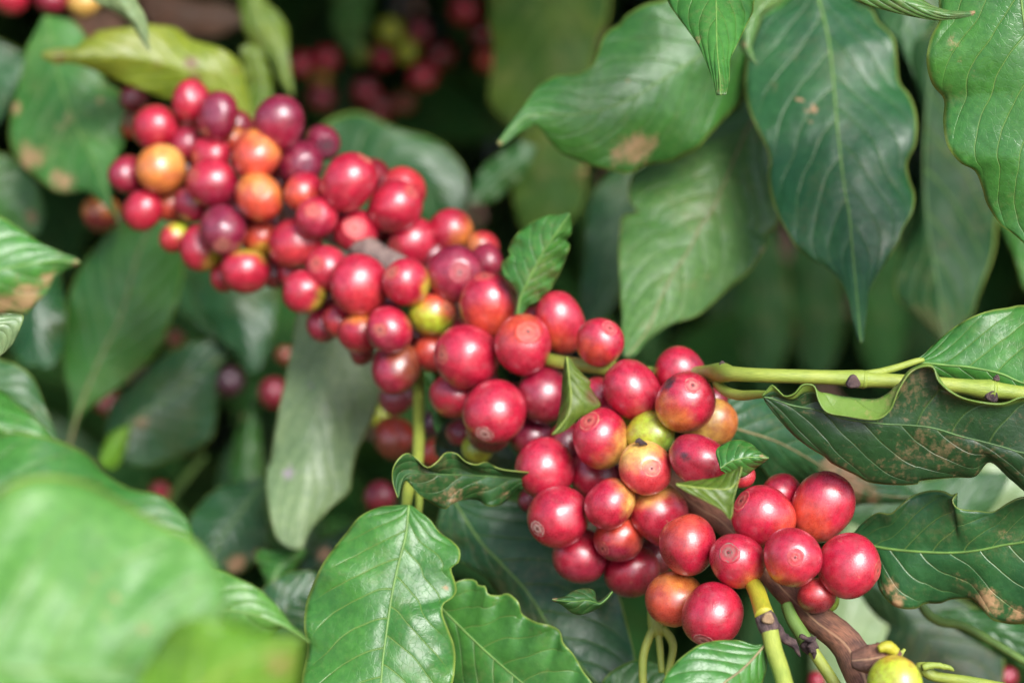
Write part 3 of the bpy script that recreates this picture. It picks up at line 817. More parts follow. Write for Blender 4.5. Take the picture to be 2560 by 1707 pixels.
# green shoot running to the side
o, P = stem('green_shoot', '1335,888,15,58 1372,900,17,53 1405,906,17,50 1470,914,18,47 1505,917,21,45 1519,918,23,45 1535,923,19,44 1600,930,16,44 1700,935,17,40 1765,934,21,26 1800,931,25,15 1812,932,25,12 1830,934,19,7 1900,938,18,2 2000,941,18 2090,944,19 2140,947,23 2160,948,23 2185,950,19 2300,956,18 2400,965,19 2460,973,25 2482,975,27 2505,977,20 2620,992,18',
            .618, .604, M_GREEN, n=150, seg=16)
tag(o, 'smooth yellow-green jointed shoot crossing to the edge of the photo', 'stem')
b0 = P[0]
knot(o, b0, 2133, 955, 17, .607)
knot(o, b0, 2480, 990, 16, .6035)
knot(o, b0, 1806, 912, 9, .6245)
knot(o, b0, 2492, 945, 8, .604)
for u_, v_, r_, z_ in ((1806, 932, 26.5, .6262), (2160, 948, 24, .609), (2483, 975, 28, .6055)):
    Pk, Rk = stem_pts('%d,%d,%f %d,%d,%f %d,%d,%f' % (u_ - 7, v_ - .5, r_ * .86, u_, v_, r_, u_ + 7, v_ + .5, r_ * .86), z_, z_, 9)
    tube('node_ring', Pk, Rk, M_GREEN, o, b0, 18, .03)
Pk, Rk = stem_pts('2150,938,11 2200,930,10 2250,916,9 2290,903,8 2310,899,5', .609, .611, 24)
tube('petiole', Pk, Rk, M_GREEN, o, b0)
Pk, Rk = stem_pts('1790,958,11 1815,978,13 1850,988,13 1890,986,11 1925,984,8', .630, .602, 24)
tube('petiole', Pk, Rk, M_GREEN, o, b0)

# the yellow shoot below the grey-scarred cherry
o, P = stem('yellow_shoot', '1884,1462,21 1893,1480,22 1904,1515,23 1912,1540,25', .604, .590, M_YEL, n=30)
tag(o, 'short yellow stub turning to a lime green shoot below the grey-scarred cherry', 'stem')
b0 = P[0]
Pk, Rk = stem_pts('1908,1534,24 1917,1552,27 1922,1566,27 1926,1578,24', .590, .589, 12)
tube('node_ring', Pk, Rk, M_KNOT, o, b0, 18, .08)
knot(o, b0, 1920, 1545, 15, .5865, M_TAN)
Pk, Rk = stem_pts('1924,1574,22 1935,1624,22 1950,1668,22 1965,1720,22 1990,1800,22', .589, .575, 40)
tube('green_internode', Pk, Rk, M_GREEN, o, b0)
Pk, Rk = stem_pts('1868,1474,12 1880,1473,20 1898,1472,22 1912,1466,16', .605, .605, 14)
tube('dry_collar', Pk, Rk, M_KNOT, o, b0, 16, .15)

# the second thin shoot beside it
o, P = stem('thin_shoot', '1965,1510,15 1981,1547,17 2000,1578,18 2016,1604,19', .612, .606, M_DULL, n=30)
tag(o, 'thin green shoot with a torn dry sheath, beside the brown wood', 'stem')
b0 = P[0]
Pk, Rk = stem_pts('2014,1602,20 2024,1614,21 2032,1628,17', .606, .605, 8)
tube('node_ring', Pk, Rk, M_KNOT, o, b0, 14, .12)
Pk, Rk = stem_pts('2030,1622,14 2047,1648,15 2075,1690,15 2100,1730,15', .605, .6, 30)
tube('green_internode', Pk, Rk, M_GREEN, o, b0)
for ln in ('2024,1610,10 2034,1628,8 2036,1646,2', '2000,1588,6 2028,1600,6 2040,1590,2', '1945,1560,5 1960,1592,12 1985,1610,10 2000,1640,2'):
    Pk, Rk = stem_pts(ln, .602, .603, 14)
    tube('dry_sheath', Pk, Rk, M_KNOT, o, b0, 8, .35)

# branched stalks under the crimson cherry
o, P = stem('flower_stalk', '1622,1490,9 1632,1520,15 1640,1555,22 1645,1580,21 1646,1592,12', .632, .632, M_GREEN, n=30)
tag(o, 'pale green stalk forking into three prongs under a crimson cherry', 'stalk')
b0 = P[0]
for ln in ('1636,1566,11 1622,1595,11 1608,1643,11 1607,1720,10', '1645,1578,9 1650,1620,9 1654,1680,8', '1655,1568,11 1676,1594,11 1682,1625,10 1668,1688,9'):
    Pk, Rk = stem_pts(ln, .631, .63, 24)
    tube('prong', Pk, Rk, M_GREEN, o, b0, 12)

# upright green stem behind the clusters
o, P = stem('upright_stem', '1044,890,13 1044,930,14 1046,1000,14 1047,1100,15 1040,1180,15 1022,1220,15 1014,1275,12', .735, .655, M_GREEN, n=50)
tag(o, 'straight upright green stem below the middle cherries', 'stem')
Pk, Rk = stem_pts('1046,1200,9 1048,1250,10 1046,1290,9', .67, .66, 20)
tube('side_stalk', Pk, Rk, M_GREEN, o, P[0], 12)

# stems low at the side
o, P = stem('drooping_stem', '2300,1505,11 2318,1532,12 2350,1553,12 2406,1564,11 2464,1594,11 2560,1652,10 2680,1730,10', .66, .64, M_DULL, n=60)
tag(o, 'dull green drooping stem beneath the dusty orange-stained leaf', 'stem')
o, P = stem('lime_stem', '2290,1668,13 2312,1672,18 2340,1690,14 2440,1705,13 2620,1740,13', .60, .59, M_GREEN, n=40)
tag(o, 'lime green stem with a ragged bud at the lower edge', 'stem')
for ln in ('2305,1668,10 2330,1662,9 2372,1668,7 2385,1676,2', '2240,1640,7 2250,1635,8 2262,1622,4'):
    Pk, Rk = stem_pts(ln, .595, .596, 14)
    tube('bud', Pk, Rk, M_GREEN, o, P[0], 8, .3)
o, P = stem('shaded_twig', '415,1260,8 440,1225,9 470,1190,9 510,1140,8', .95, .97, M_DULL, n=24)
tag(o, 'blurred green twig above the pale foreground leaf', 'stem')
o, P = stem('shaded_twig', '640,880,22 650,800,24 660,700,26 640,560,28 600,380,30', 1.02, 1.06, M_WOOD2, n=40)
tag(o, 'blurred dark upright twig beside the pale leaf', 'branch')
# black dried tip on the unripe cherry
o, P = stem('dried_flower_tip', '1588,1106,3 1597,1100,6 1602,1106,7 1612,1108,4 1618,1112,2', branch_depth(1600, 1100) - .013, branch_depth(1600, 1100) - .013, M_KNOT, n=14, seg=8, lump=.4)
tag(o, 'tiny black dried flower remnant on the yellow-green cherry', 'flower remnant')
# ---------------------------------------------------------------- leaves, near ones first
# every leaf: [one margin, midrib, other margin], each from the base to the tip
GF = 'blurred leaves close to the viewer'
leaf('large very blurred light green leaf filling the lower corner of the photo',
     ['-300,1560 -120,1330 0,1225 100,1188 220,1205 330,1268 420,1318 480,1345 530,1400 552,1450 560,1500',
      '-300,1640 -100,1660 100,1675 280,1680 420,1650 510,1590 560,1500',
      '-300,1720 -100,1850 100,1900 300,1880 450,1790 540,1660 562,1502'],
     .43, .455, 'fresh', edge=(14, 10), ruf=(3, 2.5), quilt=6, veins=6, vein_amt=.5, slant=.35, dust=.05, gloss=.42, group=GF, rib=(.8, .4), stains=[(235, 1430, 20, .8), (285, 1485, 18, .8), (330, 1520, 18, .8), (360, 1560, 18, .8), (255, 1535, 18, .7), (210, 1465, 18, .7)])
leaf('bright yellow-green blurred leaf with a tan patch at the lower edge',
     ['300,1900 340,1720 385,1630 435,1560 500,1545 580,1560 660,1578 752,1590',
      '420,1900 450,1800 500,1720 570,1670 650,1630 752,1592',
      '620,1900 680,1820 735,1740 748,1680 752,1640 753,1594'],
     .415, .415, 'lime', edge=(6, 4), ruf=(2.5, 3), quilt=.8, veins=7, trans=.25, dust=.05, group=GF, stains=[(690, 1650, 50, .55), (620, 1690, 36, .35)])
leaf('light green blurred leaf with a pale rim, between two others at the lower corner',
     ['-280,1180 -120,1110 0,1086 60,1082 140,1100 205,1128 235,1150 270,1190 325,1222 402,1241 455,1285 476,1318 482,1342',
      '-280,1260 -100,1250 60,1260 200,1290 340,1330 482,1344',
      '-280,1340 -100,1420 60,1470 220,1470 380,1420 484,1346'],
     .495, .515, 'mid', edge=(10, 10), ruf=(3, 3), quilt=.8, veins=8, dust=.05, group=GF, gloss=.36, stains=[(210, 1165, 6, 1), (246, 1208, 6, 1)])
leaf('green leaf edge showing over the dark hollow beside the lower corner leaves',
     ['-260,860 -120,910 0,974 38,1008 90,1052 145,1111 200,1180',
      '-280,960 -140,1010 0,1070 80,1120 205,1184',
      '-300,1060 -140,1140 0,1190 100,1200 206,1188'],
     .51, .52, 'mid', edge=(6, 6), ruf=(2, 3), group=GF)
leaf('pointed green leaf tip with orange dust along its lower margin, at the side edge',
     ['-330,560 -200,520 -80,522 0,543 38,565 96,605 153,632 185,643 201,656',
      '-330,690 -180,700 -60,684 77,660 145,652 202,657',
      '-330,800 -180,830 -60,800 0,787 31,783 61,785 88,760 111,738 126,711 145,684 188,664 202,659'],
     .52, .53, 'mid', edge=(3, 5), ruf=(1, 3), quilt=.7, group=GF, gloss=.30, stains=[(60, 745, 48, 1.0), (10, 765, 40, 1.0), (120, 700, 26, .8), (190, 655, 9, 1), (48, 725, 4, 1)])
leaf('small green leaf with a thin pointed tip, sharper than the blurred ones over it',
     ['380,1400 470,1400 548,1424 593,1444 643,1470 690,1512 728,1560 760,1590 774,1604',
      '380,1560 470,1545 560,1526 640,1537 700,1560 745,1583 775,1605',
      '380,1720 470,1700 560,1680 640,1640 680,1585 712,1563 745,1578 776,1607'],
     .535, .545, 'fresh', edge=(4, 5), ruf=(1, 3), quilt=.6, group=GF, veins=8, vein_amt=.6, trans=.22)

GS = 'sharp leaves around the near end of the branch'
leaf('large glossy leaf with a pale midrib, hanging at the lower edge beneath the upright stem',
     ['1014,1262 980,1264 945,1268 899,1291 864,1333 830,1375 804,1413 781,1463 765,1509 760,1566 769,1616 761,1662 754,1710 770,1800 850,1920',
      '1022,1262 1014,1337 995,1413 979,1490 968,1566 958,1640 950,1720 930,1820 900,1960',
      '1026,1262 1045,1275 1075,1298 1098,1329 1130,1352 1150,1375 1147,1405 1128,1419 1136,1448 1142,1474 1132,1493 1109,1509 1107,1536 1121,1574 1136,1616 1138,1662 1128,1720 1090,1820 1000,1930'],
     .635, .61, 'mid', edge=(7, 3), ruf=(1.6, 5), quilt=.9, veins=10, vein_amt=.75, gloss=.30, group=GS, rib=(.75, .4), dust=.05, stains=[(928, 1475, 6, 1), (1115, 1470, 8, .8), (1100, 1398, 12, .6)])
leaf('mid green leaf with a wavy pale margin, overlapping the large glossy one',
     ['1095,1478 1150,1450 1186,1448 1196,1462 1213,1464 1221,1484 1251,1487 1270,1482 1297,1505 1304,1532 1339,1553 1377,1562 1400,1576 1408,1606 1432,1632 1458,1677 1484,1712 1520,1790',
      '1095,1510 1174,1589 1232,1643 1304,1704 1400,1780 1520,1850',
      '1090,1540 1110,1620 1130,1710 1200,1800 1320,1860 1510,1870'],
     .645, .625, 'mid', edge=(-2, 5), ruf=(1.8, 7), quilt=.7, veins=9, vein_amt=.6, gloss=.40, group=GS, rib=(.6, .35), dust=.08)
leaf('dark bluish green leaf with a curled pale edge, behind the white-ring-scarred cherry',
     ['1110,1235 1096,1290 1094,1321 1106,1348 1136,1363 1148,1398 1174,1417 1213,1440 1243,1474 1320,1560 1420,1660 1560,1790',
      '1125,1235 1194,1344 1251,1406 1301,1459 1339,1509 1370,1560 1450,1660 1580,1800',
      '1150,1235 1289,1250 1420,1310 1519,1413 1549,1490 1580,1604 1588,1650 1592,1720 1590,1800'],
     .690, .665, 'blue', edge=(5, 6), ruf=(1.5, 4), quilt=.5, gloss=.34, group=GS, rib=(.7, .35), dust=.12, stains=[(1190, 1375, 40, .45)])
leaf('wavy dark leaf with a bright curled rim and orange dust, below the upright stem',
     ['1440,1180 1330,1180 1252,1172 1216,1154 1190,1161 1163,1153 1140,1133 1113,1131 1092,1154 1067,1168 1040,1145 1021,1132 1002,1140 983,1168 981,1203 994,1243',
      '1440,1215 1290,1196 1180,1188 1100,1186 1046,1184 1016,1186 1003,1205 995,1244',
      '1440,1240 1308,1222 1289,1228 1255,1259 1220,1264 1194,1249 1155,1249 1128,1260 1113,1272 1079,1256 1044,1233 1017,1200 1004,1212 996,1245'],
     .655, .625, 'dark', edge=(-7, 3), ruf=(2.2, 5), quilt=.5, veins=8, gloss=.40, group=GS, rib=(.5, .25), dust=.15, stains=[(1130, 1240, 45, .9), (1262, 1230, 26, .7), (1180, 1195, 60, .35)])
leaf('glossy pale-sheened leaf at the lower edge below the lowest big cherry',
     ['1914,1606 1893,1612 1874,1608 1844,1600 1802,1600 1756,1608 1717,1631 1683,1662 1660,1696 1640,1760 1640,1880',
      '1914,1609 1874,1654 1844,1681 1809,1707 1760,1760 1700,1880',
      '1914,1612 1916,1643 1915,1670 1905,1707 1880,1790 1760,1880'],
     .588, .57, 'mid', edge=(3, 4), ruf=(1, 3), quilt=.8, veins=9, vein_amt=.35, gloss=.28, group=GS, rib=(.6, .4), rib_col='tan', dust=.05)
leaf('darker leaf behind the pale-sheened one at the lower edge',
     ['1470,1900 1480,1780 1503,1707 1540,1670 1595,1648 1640,1658 1690,1690', '1600,1900 1600,1800 1620,1730 1692,1692', '1760,1900 1740,1800 1720,1740 1694,1694'],
     .65, .66, 'mid', edge=(3, 4), group=GS, rib=None)

# folded leaflets among the cherries
GL = 'small young leaflets among the cherries'
leaf('upright folded young leaflet with a sharp black tip, between the two clusters',
     ['1414,893 1408,940 1403,1000 1395,1050 1388,1072 1380,1086', '1417,893 1424,950 1428,1000 1418,1040 1398,1068 1380,1086', '1420,893 1442,922 1474,952 1473,966 1486,985 1500,1013 1481,1026 1446,1047 1412,1076 1380,1087'],
     .572, .566, 'olive', edge=(5, 3), ruf=(.4, 3), quilt=.3, veins=6, vein_amt=.4, gloss=.45, group=GL, rib=(.3, .15), spots=.8, dust=.05, trans=.25, stains=[(1460, 990, 10, .5)])
leaf('bent olive-green leaflet with two horns over the dark wood',
     ['1690,1209 1717,1204 1756,1199 1790,1194 1813,1184 1840,1174 1853,1165', '1690,1210 1740,1218 1790,1222 1825,1220 1844,1200 1854,1166', '1692,1212 1717,1229 1759,1249 1805,1275 1827,1297 1836,1240 1855,1167'],
     .572, .576, 'olive', edge=(4, -2), ruf=(.5, 3), quilt=.2, veins=6, vein_amt=.3, gloss=.34, group=GL, rib=(.3, .2), trans=.25)
leaf('rounded green leaflet with a grey dry tip, behind the bent olive one',
     ['1800,1165 1790,1130 1804,1113 1840,1100 1874,1108 1897,1127 1921,1143', '1800,1170 1830,1152 1870,1143 1922,1144', '1802,1176 1830,1190 1850,1193 1867,1187 1890,1168 1922,1145'],
     .604, .606, 'mid', edge=(4, 4), ruf=(.5, 3), quilt=.3, veins=6, gloss=.32, group=GL, rib=(.35, .2), stains=[(1912, 1138, 16, .6)])
leaf('curled arrow-shaped leaflet hanging alone below the crimson cherries',
     ['1530,1476 1515,1490 1500,1502 1489,1500 1487,1482 1478,1473 1458,1471 1430,1479 1410,1492 1380,1497', '1531,1478 1516,1496 1500,1508 1484,1503 1465,1500 1440,1502 1410,1501 1380,1498', '1533,1480 1518,1500 1502,1514 1480,1526 1452,1535 1428,1529 1404,1510 1380,1499'],
     .622, .612, 'dark', edge=(3, 4), ruf=(.3, 3), quilt=.2, veins=5, gloss=.4, group=GL, rib=(.3, .15), rib_col='green', stains=[(1386, 1498, 14, .9)])
leaf('small crisp leaf with toothed edges and a pale midrib, standing above the middle cherries',
     ['1285,790 1292,738 1276,715 1259,692 1253,661 1275,638 1271,623 1287,592 1320,562 1366,540 1395,538 1423,533', '1293,790 1300,745 1316,711 1343,657 1373,607 1400,570 1424,534', '1301,790 1320,768 1340,755 1370,730 1392,695 1408,661 1424,617 1415,600 1428,581 1425,534'],
     .67, .665, 'mid', edge=(5, 5), ruf=(1.2, 6), quilt=.8, veins=8, vein_amt=.5, gloss=.30, group=GS, rib=(.6, .3), dust=.12, stains=[(1400, 610, 14, .5), (1375, 690, 16, .5)])
leaf('thin green leaf tip pointing down beside the round red middle cherry',
     ['1062,930 1066,980 1078,1030 1086,1068 1092,1080', '1070,930 1082,980 1090,1030 1093,1081', '1080,930 1104,990 1114,1040 1106,1064 1094,1082'],
     .70, .69, 'mid', edge=(2, 2), group=GL, rib=None)
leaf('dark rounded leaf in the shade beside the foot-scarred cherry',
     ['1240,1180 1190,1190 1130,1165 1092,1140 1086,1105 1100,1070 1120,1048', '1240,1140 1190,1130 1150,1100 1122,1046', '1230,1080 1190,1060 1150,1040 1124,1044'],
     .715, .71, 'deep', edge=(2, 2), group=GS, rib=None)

# side leaves
leaf('bright green leaf with a pale midrib behind the jointed green shoot',
     ['2284,903 2310,886 2330,866 2368,832 2418,798 2471,777 2521,769 2560,763 2640,775 2730,830 2830,930', '2284,905 2330,909 2368,913 2425,918 2502,934 2560,958 2680,985 2830,935', '2284,908 2310,930 2345,960 2400,990 2500,1030 2620,1060 2750,1030 2830,940'],
     .612, .60, 'mid', edge=(5, 8), ruf=(1.5, 3), quilt=.9, veins=8, slant=.34, vein_amt=.6, gloss=.30, group=GS, rib=(.55, .4), dust=.05)
leaf('long dark dusty leaf with a rolled yellowish margin under the jointed shoot',
     ['1905,990 1925,965 1932,963 1945,975 1962,990 1985,984 2004,963 2022,960 2037,967 2046,1001 2066,1030 2112,1040 2188,1049 2223,1028 2236,1002 2246,976 2272,934 2303,916 2333,918 2345,950 2379,981 2425,1000 2502,1010 2560,992 2640,1000 2760,1080',
      '1905,990 1930,980 1946,985 1962,994 1985,998 2006,985 2024,983 2036,986 2048,990 2070,985 2112,992 2186,998 2222,982 2238,966 2250,958 2274,930 2304,918 2336,921 2350,960 2382,990 2430,1012 2505,1020 2562,1010 2642,1020 2760,1085',
      '1908,992 1925,995 1950,1003 1975,1012 2004,1018 2030,1022 2060,1030 2110,1046 2160,1054 2215,1060 2260,1062 2310,1066 2349,1074 2400,1090 2450,1102 2510,1118 2560,1132 2650,1140 2760,1090',
      '1910,995 1918,1010 1943,1042 1985,1088 2024,1118 2062,1141 2081,1158 2138,1186 2173,1204 2234,1211 2291,1209 2303,1200 2387,1192 2437,1190 2475,1154 2530,1200 2590,1240 2680,1220 2760,1095'],
     .600, .595, 'deep', mid=2, edge=(-7, 6), ruf=(.6, 4), quilt=.5, nt=14, ns=140, veins=9, vein_amt=.25, gloss=.32, under=.95, group=GS, rib=(.5, .35), dust=.25, stains=[(2165, 1032, 30, .4), (2100, 1150, 100, .07)])
leaf('dull green leaf with an orange dusty lower end, behind the end cluster',
     ['1790,1030 1815,1000 1880,985 1960,1000 2060,1060 2160,1130 2230,1190 2300,1240', '1790,1050 1840,1071 1935,1101 2020,1145 2100,1196 2200,1236 2300,1244', '1790,1080 1850,1130 1905,1172 1930,1196 1990,1200 2050,1230 2120,1262 2170,1258 2240,1258 2300,1248'],
     .665, .69, 'blue', edge=(4, 4), ruf=(1.2, 4), quilt=.5, gloss=.32, group=GS, rib=(.6, .3), dust=.1, rib_col='tan', stains=[(2130, 1210, 55, 1.0), (2080, 1165, 26, .9), (2180, 1240, 30, .9)])
leaf('dusty dark glossy leaf with a hooked notch in its upper edge, beside the end cherries',
     ['2112,1345 2130,1335 2157,1306 2192,1281 2226,1283 2249,1264 2280,1239 2318,1226 2356,1226 2379,1236 2393,1232 2381,1247 2388,1264 2406,1272 2444,1276 2483,1278 2521,1256 2560,1241 2660,1230 2780,1300',
      '2112,1347 2177,1363 2253,1375 2368,1381 2444,1375 2502,1363 2560,1354 2660,1336 2780,1302',
      '2112,1349 2140,1365 2165,1385 2192,1413 2196,1463 2211,1490 2234,1513 2261,1521 2291,1520 2310,1508 2349,1507 2379,1497 2425,1497 2448,1513 2471,1539 2494,1553 2560,1557 2660,1520 2780,1305'],
     .632, .605, 'blue', edge=(-3, 5), ruf=(1.8, 4), quilt=.7, veins=9, vein_amt=.55, gloss=.30, group=GS, rib=(.7, .5), rib_col='green', dust=.08, ns=110, stain_col=(0.60, 0.33, 0.17), stains=[(2228, 1465, 28, .95), (2245, 1505, 20, 1.0), (2395, 1435, 36, .25), (2475, 1500, 42, .85), (2545, 1535, 30, .9), (2530, 1345, 44, .25)])
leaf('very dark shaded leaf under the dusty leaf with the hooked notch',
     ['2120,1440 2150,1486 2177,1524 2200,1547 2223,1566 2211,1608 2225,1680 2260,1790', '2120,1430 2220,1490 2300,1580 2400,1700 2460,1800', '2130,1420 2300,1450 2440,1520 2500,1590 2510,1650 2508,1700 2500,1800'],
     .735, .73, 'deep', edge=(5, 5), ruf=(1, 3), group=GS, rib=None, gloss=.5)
leaf('dark green leaf behind the drooping stem at the side edge',
     ['2330,1530 2420,1520 2520,1545 2620,1590 2720,1680', '2330,1535 2430,1560 2540,1610 2720,1690', '2330,1540 2420,1590 2520,1650 2620,1700 2720,1700'],
     .70, .69, 'dark', edge=(3, 3), group=GS, rib=None)
leaf('pale blurred sunlit leaf seen through the gap above the hooked notch',
     ['2380,1330 2360,1260 2400,1190 2460,1150 2540,1160 2640,1240 2700,1330', '2390,1330 2440,1270 2520,1240 2600,1260 2700,1335', '2400,1340 2460,1340 2540,1340 2620,1350 2700,1340'],
     .86, .85, 'pale', edge=(4, 4), rib=None, gloss=.3)
leaf('pale bluish blurred leaf standing behind the end cherries and the brown wood',
     ['2060,1900 2030,1760 2030,1620 2050,1480 2085,1380 2120,1290 2180,1200', '2130,1900 2120,1760 2120,1600 2130,1450 2150,1330 2182,1202', '2230,1900 2230,1760 2228,1640 2220,1520 2215,1400 2220,1300 2184,1204'],
     .88, .90, 'pale', edge=(4, 4), rib=None, gloss=.3)
leaf('dim green leaf behind the dusty long leaf, over the pale blurred one',
     ['2060,1240 2120,1230 2200,1215 2300,1200 2420,1180 2520,1180', '2060,1260 2160,1280 2260,1290 2380,1290 2520,1190', '2080,1280 2180,1330 2280,1350 2400,1330 2480,1270 2522,1195'],
     .74, .76, 'dark', edge=(3, 3), rib=None, gloss=.45)

# the leaves hanging on the upper side
GU = 'large leaves hanging at the upper side'
leaf('sharp glossy leaf tip pointing straight down from the top edge',
     ['1700,-330 1640,-220 1630,-110 1668,0 1691,38 1717,73 1744,111 1759,142 1775,180 1786,214 1791,238', '1790,-330 1784,-200 1787,-100 1790,0 1792,115 1799,191 1802,238', '1890,-330 1930,-220 1920,-100 1886,0 1882,31 1867,61 1851,96 1828,142 1824,172 1822,207 1815,237'],
     .66, .60, 'mid', edge=(6, 5), ruf=(.7, 3), quilt=.7, veins=11, vein_amt=.5, gloss=.28, group=GU, rib=(.6, .3), dust=.1, stains=[(1745, 100, 14, .5), (1800, 225, 22, .4)])
leaf('large dark blue-green leaf drooping in a long point, with rusty specks on it',
     ['2010,-150 1980,-60 1958,8 1909,38 1890,77 1868,140 1861,214 1870,268 1890,318 1913,364 1924,402 1920,440 1928,490 1943,536 1974,593 1989,615 2024,646 2066,669 2100,699 2119,741 2131,795 2147,854',
      '2030,-150 2040,-60 2047,0 2062,57 2073,115 2083,199 2092,306 2100,383 2112,478 2123,536 2131,627 2142,741 2152,857',
      '2050,-150 2090,-60 2131,0 2177,23 2196,57 2234,96 2242,153 2249,207 2272,237 2288,275 2293,318 2288,364 2268,406 2272,444 2286,486 2282,528 2257,574 2249,600 2226,638 2196,684 2173,730 2167,780 2161,825 2157,856'],
     .735, .675, 'blue', edge=(6, 6), ruf=(2.0, 4.5), quilt=.9, veins=11, vein_amt=.3, gloss=.34, group=GU, rib=(.7, .35), ns=110, dust=.06, stains=[(2035, 275, 14, 1), (2026, 305, 9, 1), (1995, 250, 7, .9), (1930, 210, 26, .5), (2120, 85, 7, .8)])
leaf('light green wavy leaf at the side edge with a small round brown spot',
     ['2400,-160 2360,-80 2347,0 2349,50 2326,96 2316,153 2330,210 2360,249 2358,306 2368,364 2399,406 2437,427 2456,471 2467,509 2502,563 2532,584 2575,624 2640,700',
      '2540,-160 2548,-60 2556,30 2575,150 2600,300 2630,450 2650,580 2650,700',
      '2700,-160 2760,-60 2800,80 2820,220 2830,360 2800,500 2740,620 2660,700'],
     .60, .605, 'mid', edge=(6, 6), ruf=(2.2, 4), quilt=1.0, veins=10, slant=.36, vein_amt=.55, gloss=.28, group=GU, rib=(.7, .4), dust=.07, ns=100, stains=[(2437, 182, 11, 1.1), (2390, 110, 18, .5), (2405, 150, 12, .5), (2436, 60, 8, .6)])
leaf('narrow greyish leaf seen edge-on with an orange tip, curling along the top edge',
     ['1950,-130 2040,-60 2138,0 2196,21 2272,40 2330,50 2368,50 2425,41 2437,32', '1970,-150 2080,-80 2200,-20 2300,20 2360,36 2410,36 2438,31', '2000,-180 2120,-130 2230,-70 2307,0 2341,19 2368,27 2406,30 2438,29'],
     .60, .592, 'grey', edge=(2, 4), ruf=(.4, 2), quilt=.2, group=GU, rib=None, stains=[(2434, 31, 15, 1.2)])
leaf('small curled greyish green leaf beside the sharp hanging tip',
     ['1990,-80 1958,0 1909,38 1890,77 1880,115 1884,140 1893,162', '1960,-80 1920,0 1880,50 1866,100 1876,135 1893,162', '1920,-80 1870,0 1848,60 1848,110 1866,142 1893,163'],
     .70, .69, 'grey', edge=(3, 3), ruf=(.5, 3), group=GU, rib=None, stains=[(1860, 110, 20, .4)])
leaf('bright green leaf with a yellow drip tip and a dusty orange patch, blurred a little',
     ['1960,-40 1830,-50 1740,-30 1665,0 1614,11 1565,40 1549,61 1526,73 1507,96 1496,130 1481,165 1442,186 1396,189 1366,203 1343,218 1324,245 1297,283 1270,318 1242,356',
      '1960,-10 1880,40 1800,100 1752,138 1672,188 1595,237 1519,270 1442,287 1370,286 1325,290 1290,312 1243,360',
      '1965,20 1940,120 1890,200 1859,237 1851,256 1813,295 1767,344 1744,371 1715,386 1672,406 1614,413 1576,434 1538,429 1481,415 1442,400 1404,383 1377,356 1358,329 1339,312 1304,329 1274,352 1250,368'],
     .73, .70, 'mid', edge=(5, 7), ruf=(2.0, 4), quilt=1.6, veins=10, slant=.3, vein_amt=.35, gloss=.34, group=GU, rib=(.7, .3), ns=110, dust=.05, stains=[(1585, 375, 42, 1.15), (1540, 385, 30, .9), (1630, 360, 24, .7), (1246, 358, 9, 1.2), (1570, 205, 8, 1), (1690, 285, 10, .6)])
leaf('pale dull leaf hanging behind the yellow-tipped one, with torn brown edge and tan midrib',
     ['1840,280 1720,330 1634,402 1582,436 1570,482 1581,513 1592,530 1557,540 1550,570 1546,627 1549,703 1553,780 1557,856 1560,892',
      '1900,270 1863,333 1813,452 1775,536 1756,558 1721,627 1683,684 1650,750 1615,830 1566,892',
      '1980,300 1960,420 1950,520 1943,565 1913,590 1920,607 1897,646 1870,684 1813,730 1775,765 1740,791 1672,814 1618,852 1591,884 1570,893'],
     .76, .71, 'grey', edge=(5, 5), ruf=(1.4, 4), quilt=.8, veins=10, vein_amt=.25, gloss=.32, group=GU, rib=(.6, .35), rib_col='tan', ns=100, dust=.12, stains=[(1905, 625, 10, .8), (1745, 775, 8, .8), (1750, 700, 40, .3)])
leaf('dark leaf in shadow with a thin curved tip, at the top between two big leaves',
     ['2200,-60 2186,10 2190,40 2203,57 2234,92 2249,126 2272,161 2286,197', '2290,-60 2270,20 2260,80 2268,130 2286,198', '2390,-60 2360,30 2320,80 2285,110 2278,160 2287,198'],
     .775, .76, 'dark', edge=(3, 3), group=GU, rib=None, gloss=.45)
leaf('dim dark green leaf hanging behind the drooping blue-green one',
     ['2260,60 2290,200 2310,330 2300,450 2285,560 2262,620 2240,680 2240,732 2257,764 2291,787 2330,830 2372,880', '2350,60 2318,260 2310,420 2318,550 2333,646 2352,760 2374,882', '2440,80 2480,260 2500,440 2492,560 2483,638 2445,741 2430,785 2400,830 2376,882'],
     .82, .78, 'deep', edge=(5, 5), ruf=(1.6, 4), quilt=.6, group=GU, rib=(.7, .4), gloss=.45, spec=.12)
leaf('dim leaf edge with pale rim at the side, behind the light green wavy one',
     ['2440,420 2500,560 2540,650 2560,720 2620,800', '2520,420 2580,560 2640,680 2622,802', '2600,420 2680,560 2700,700 2624,804'],
     .82, .80, 'mid', edge=(3, 3), rib=None, group=GU)
leaf('narrow dark leaf hanging behind the bare gap, beside the pale dull leaf',
     ['1560,400 1500,459 1473,500 1461,600 1452,700 1450,780 1462,830', '1600,410 1560,500 1530,600 1500,720 1464,832', '1640,420 1620,520 1590,640 1540,760 1466,834'],
     .84, .82, 'dark', edge=(4, 4), rib=None, gloss=.4)

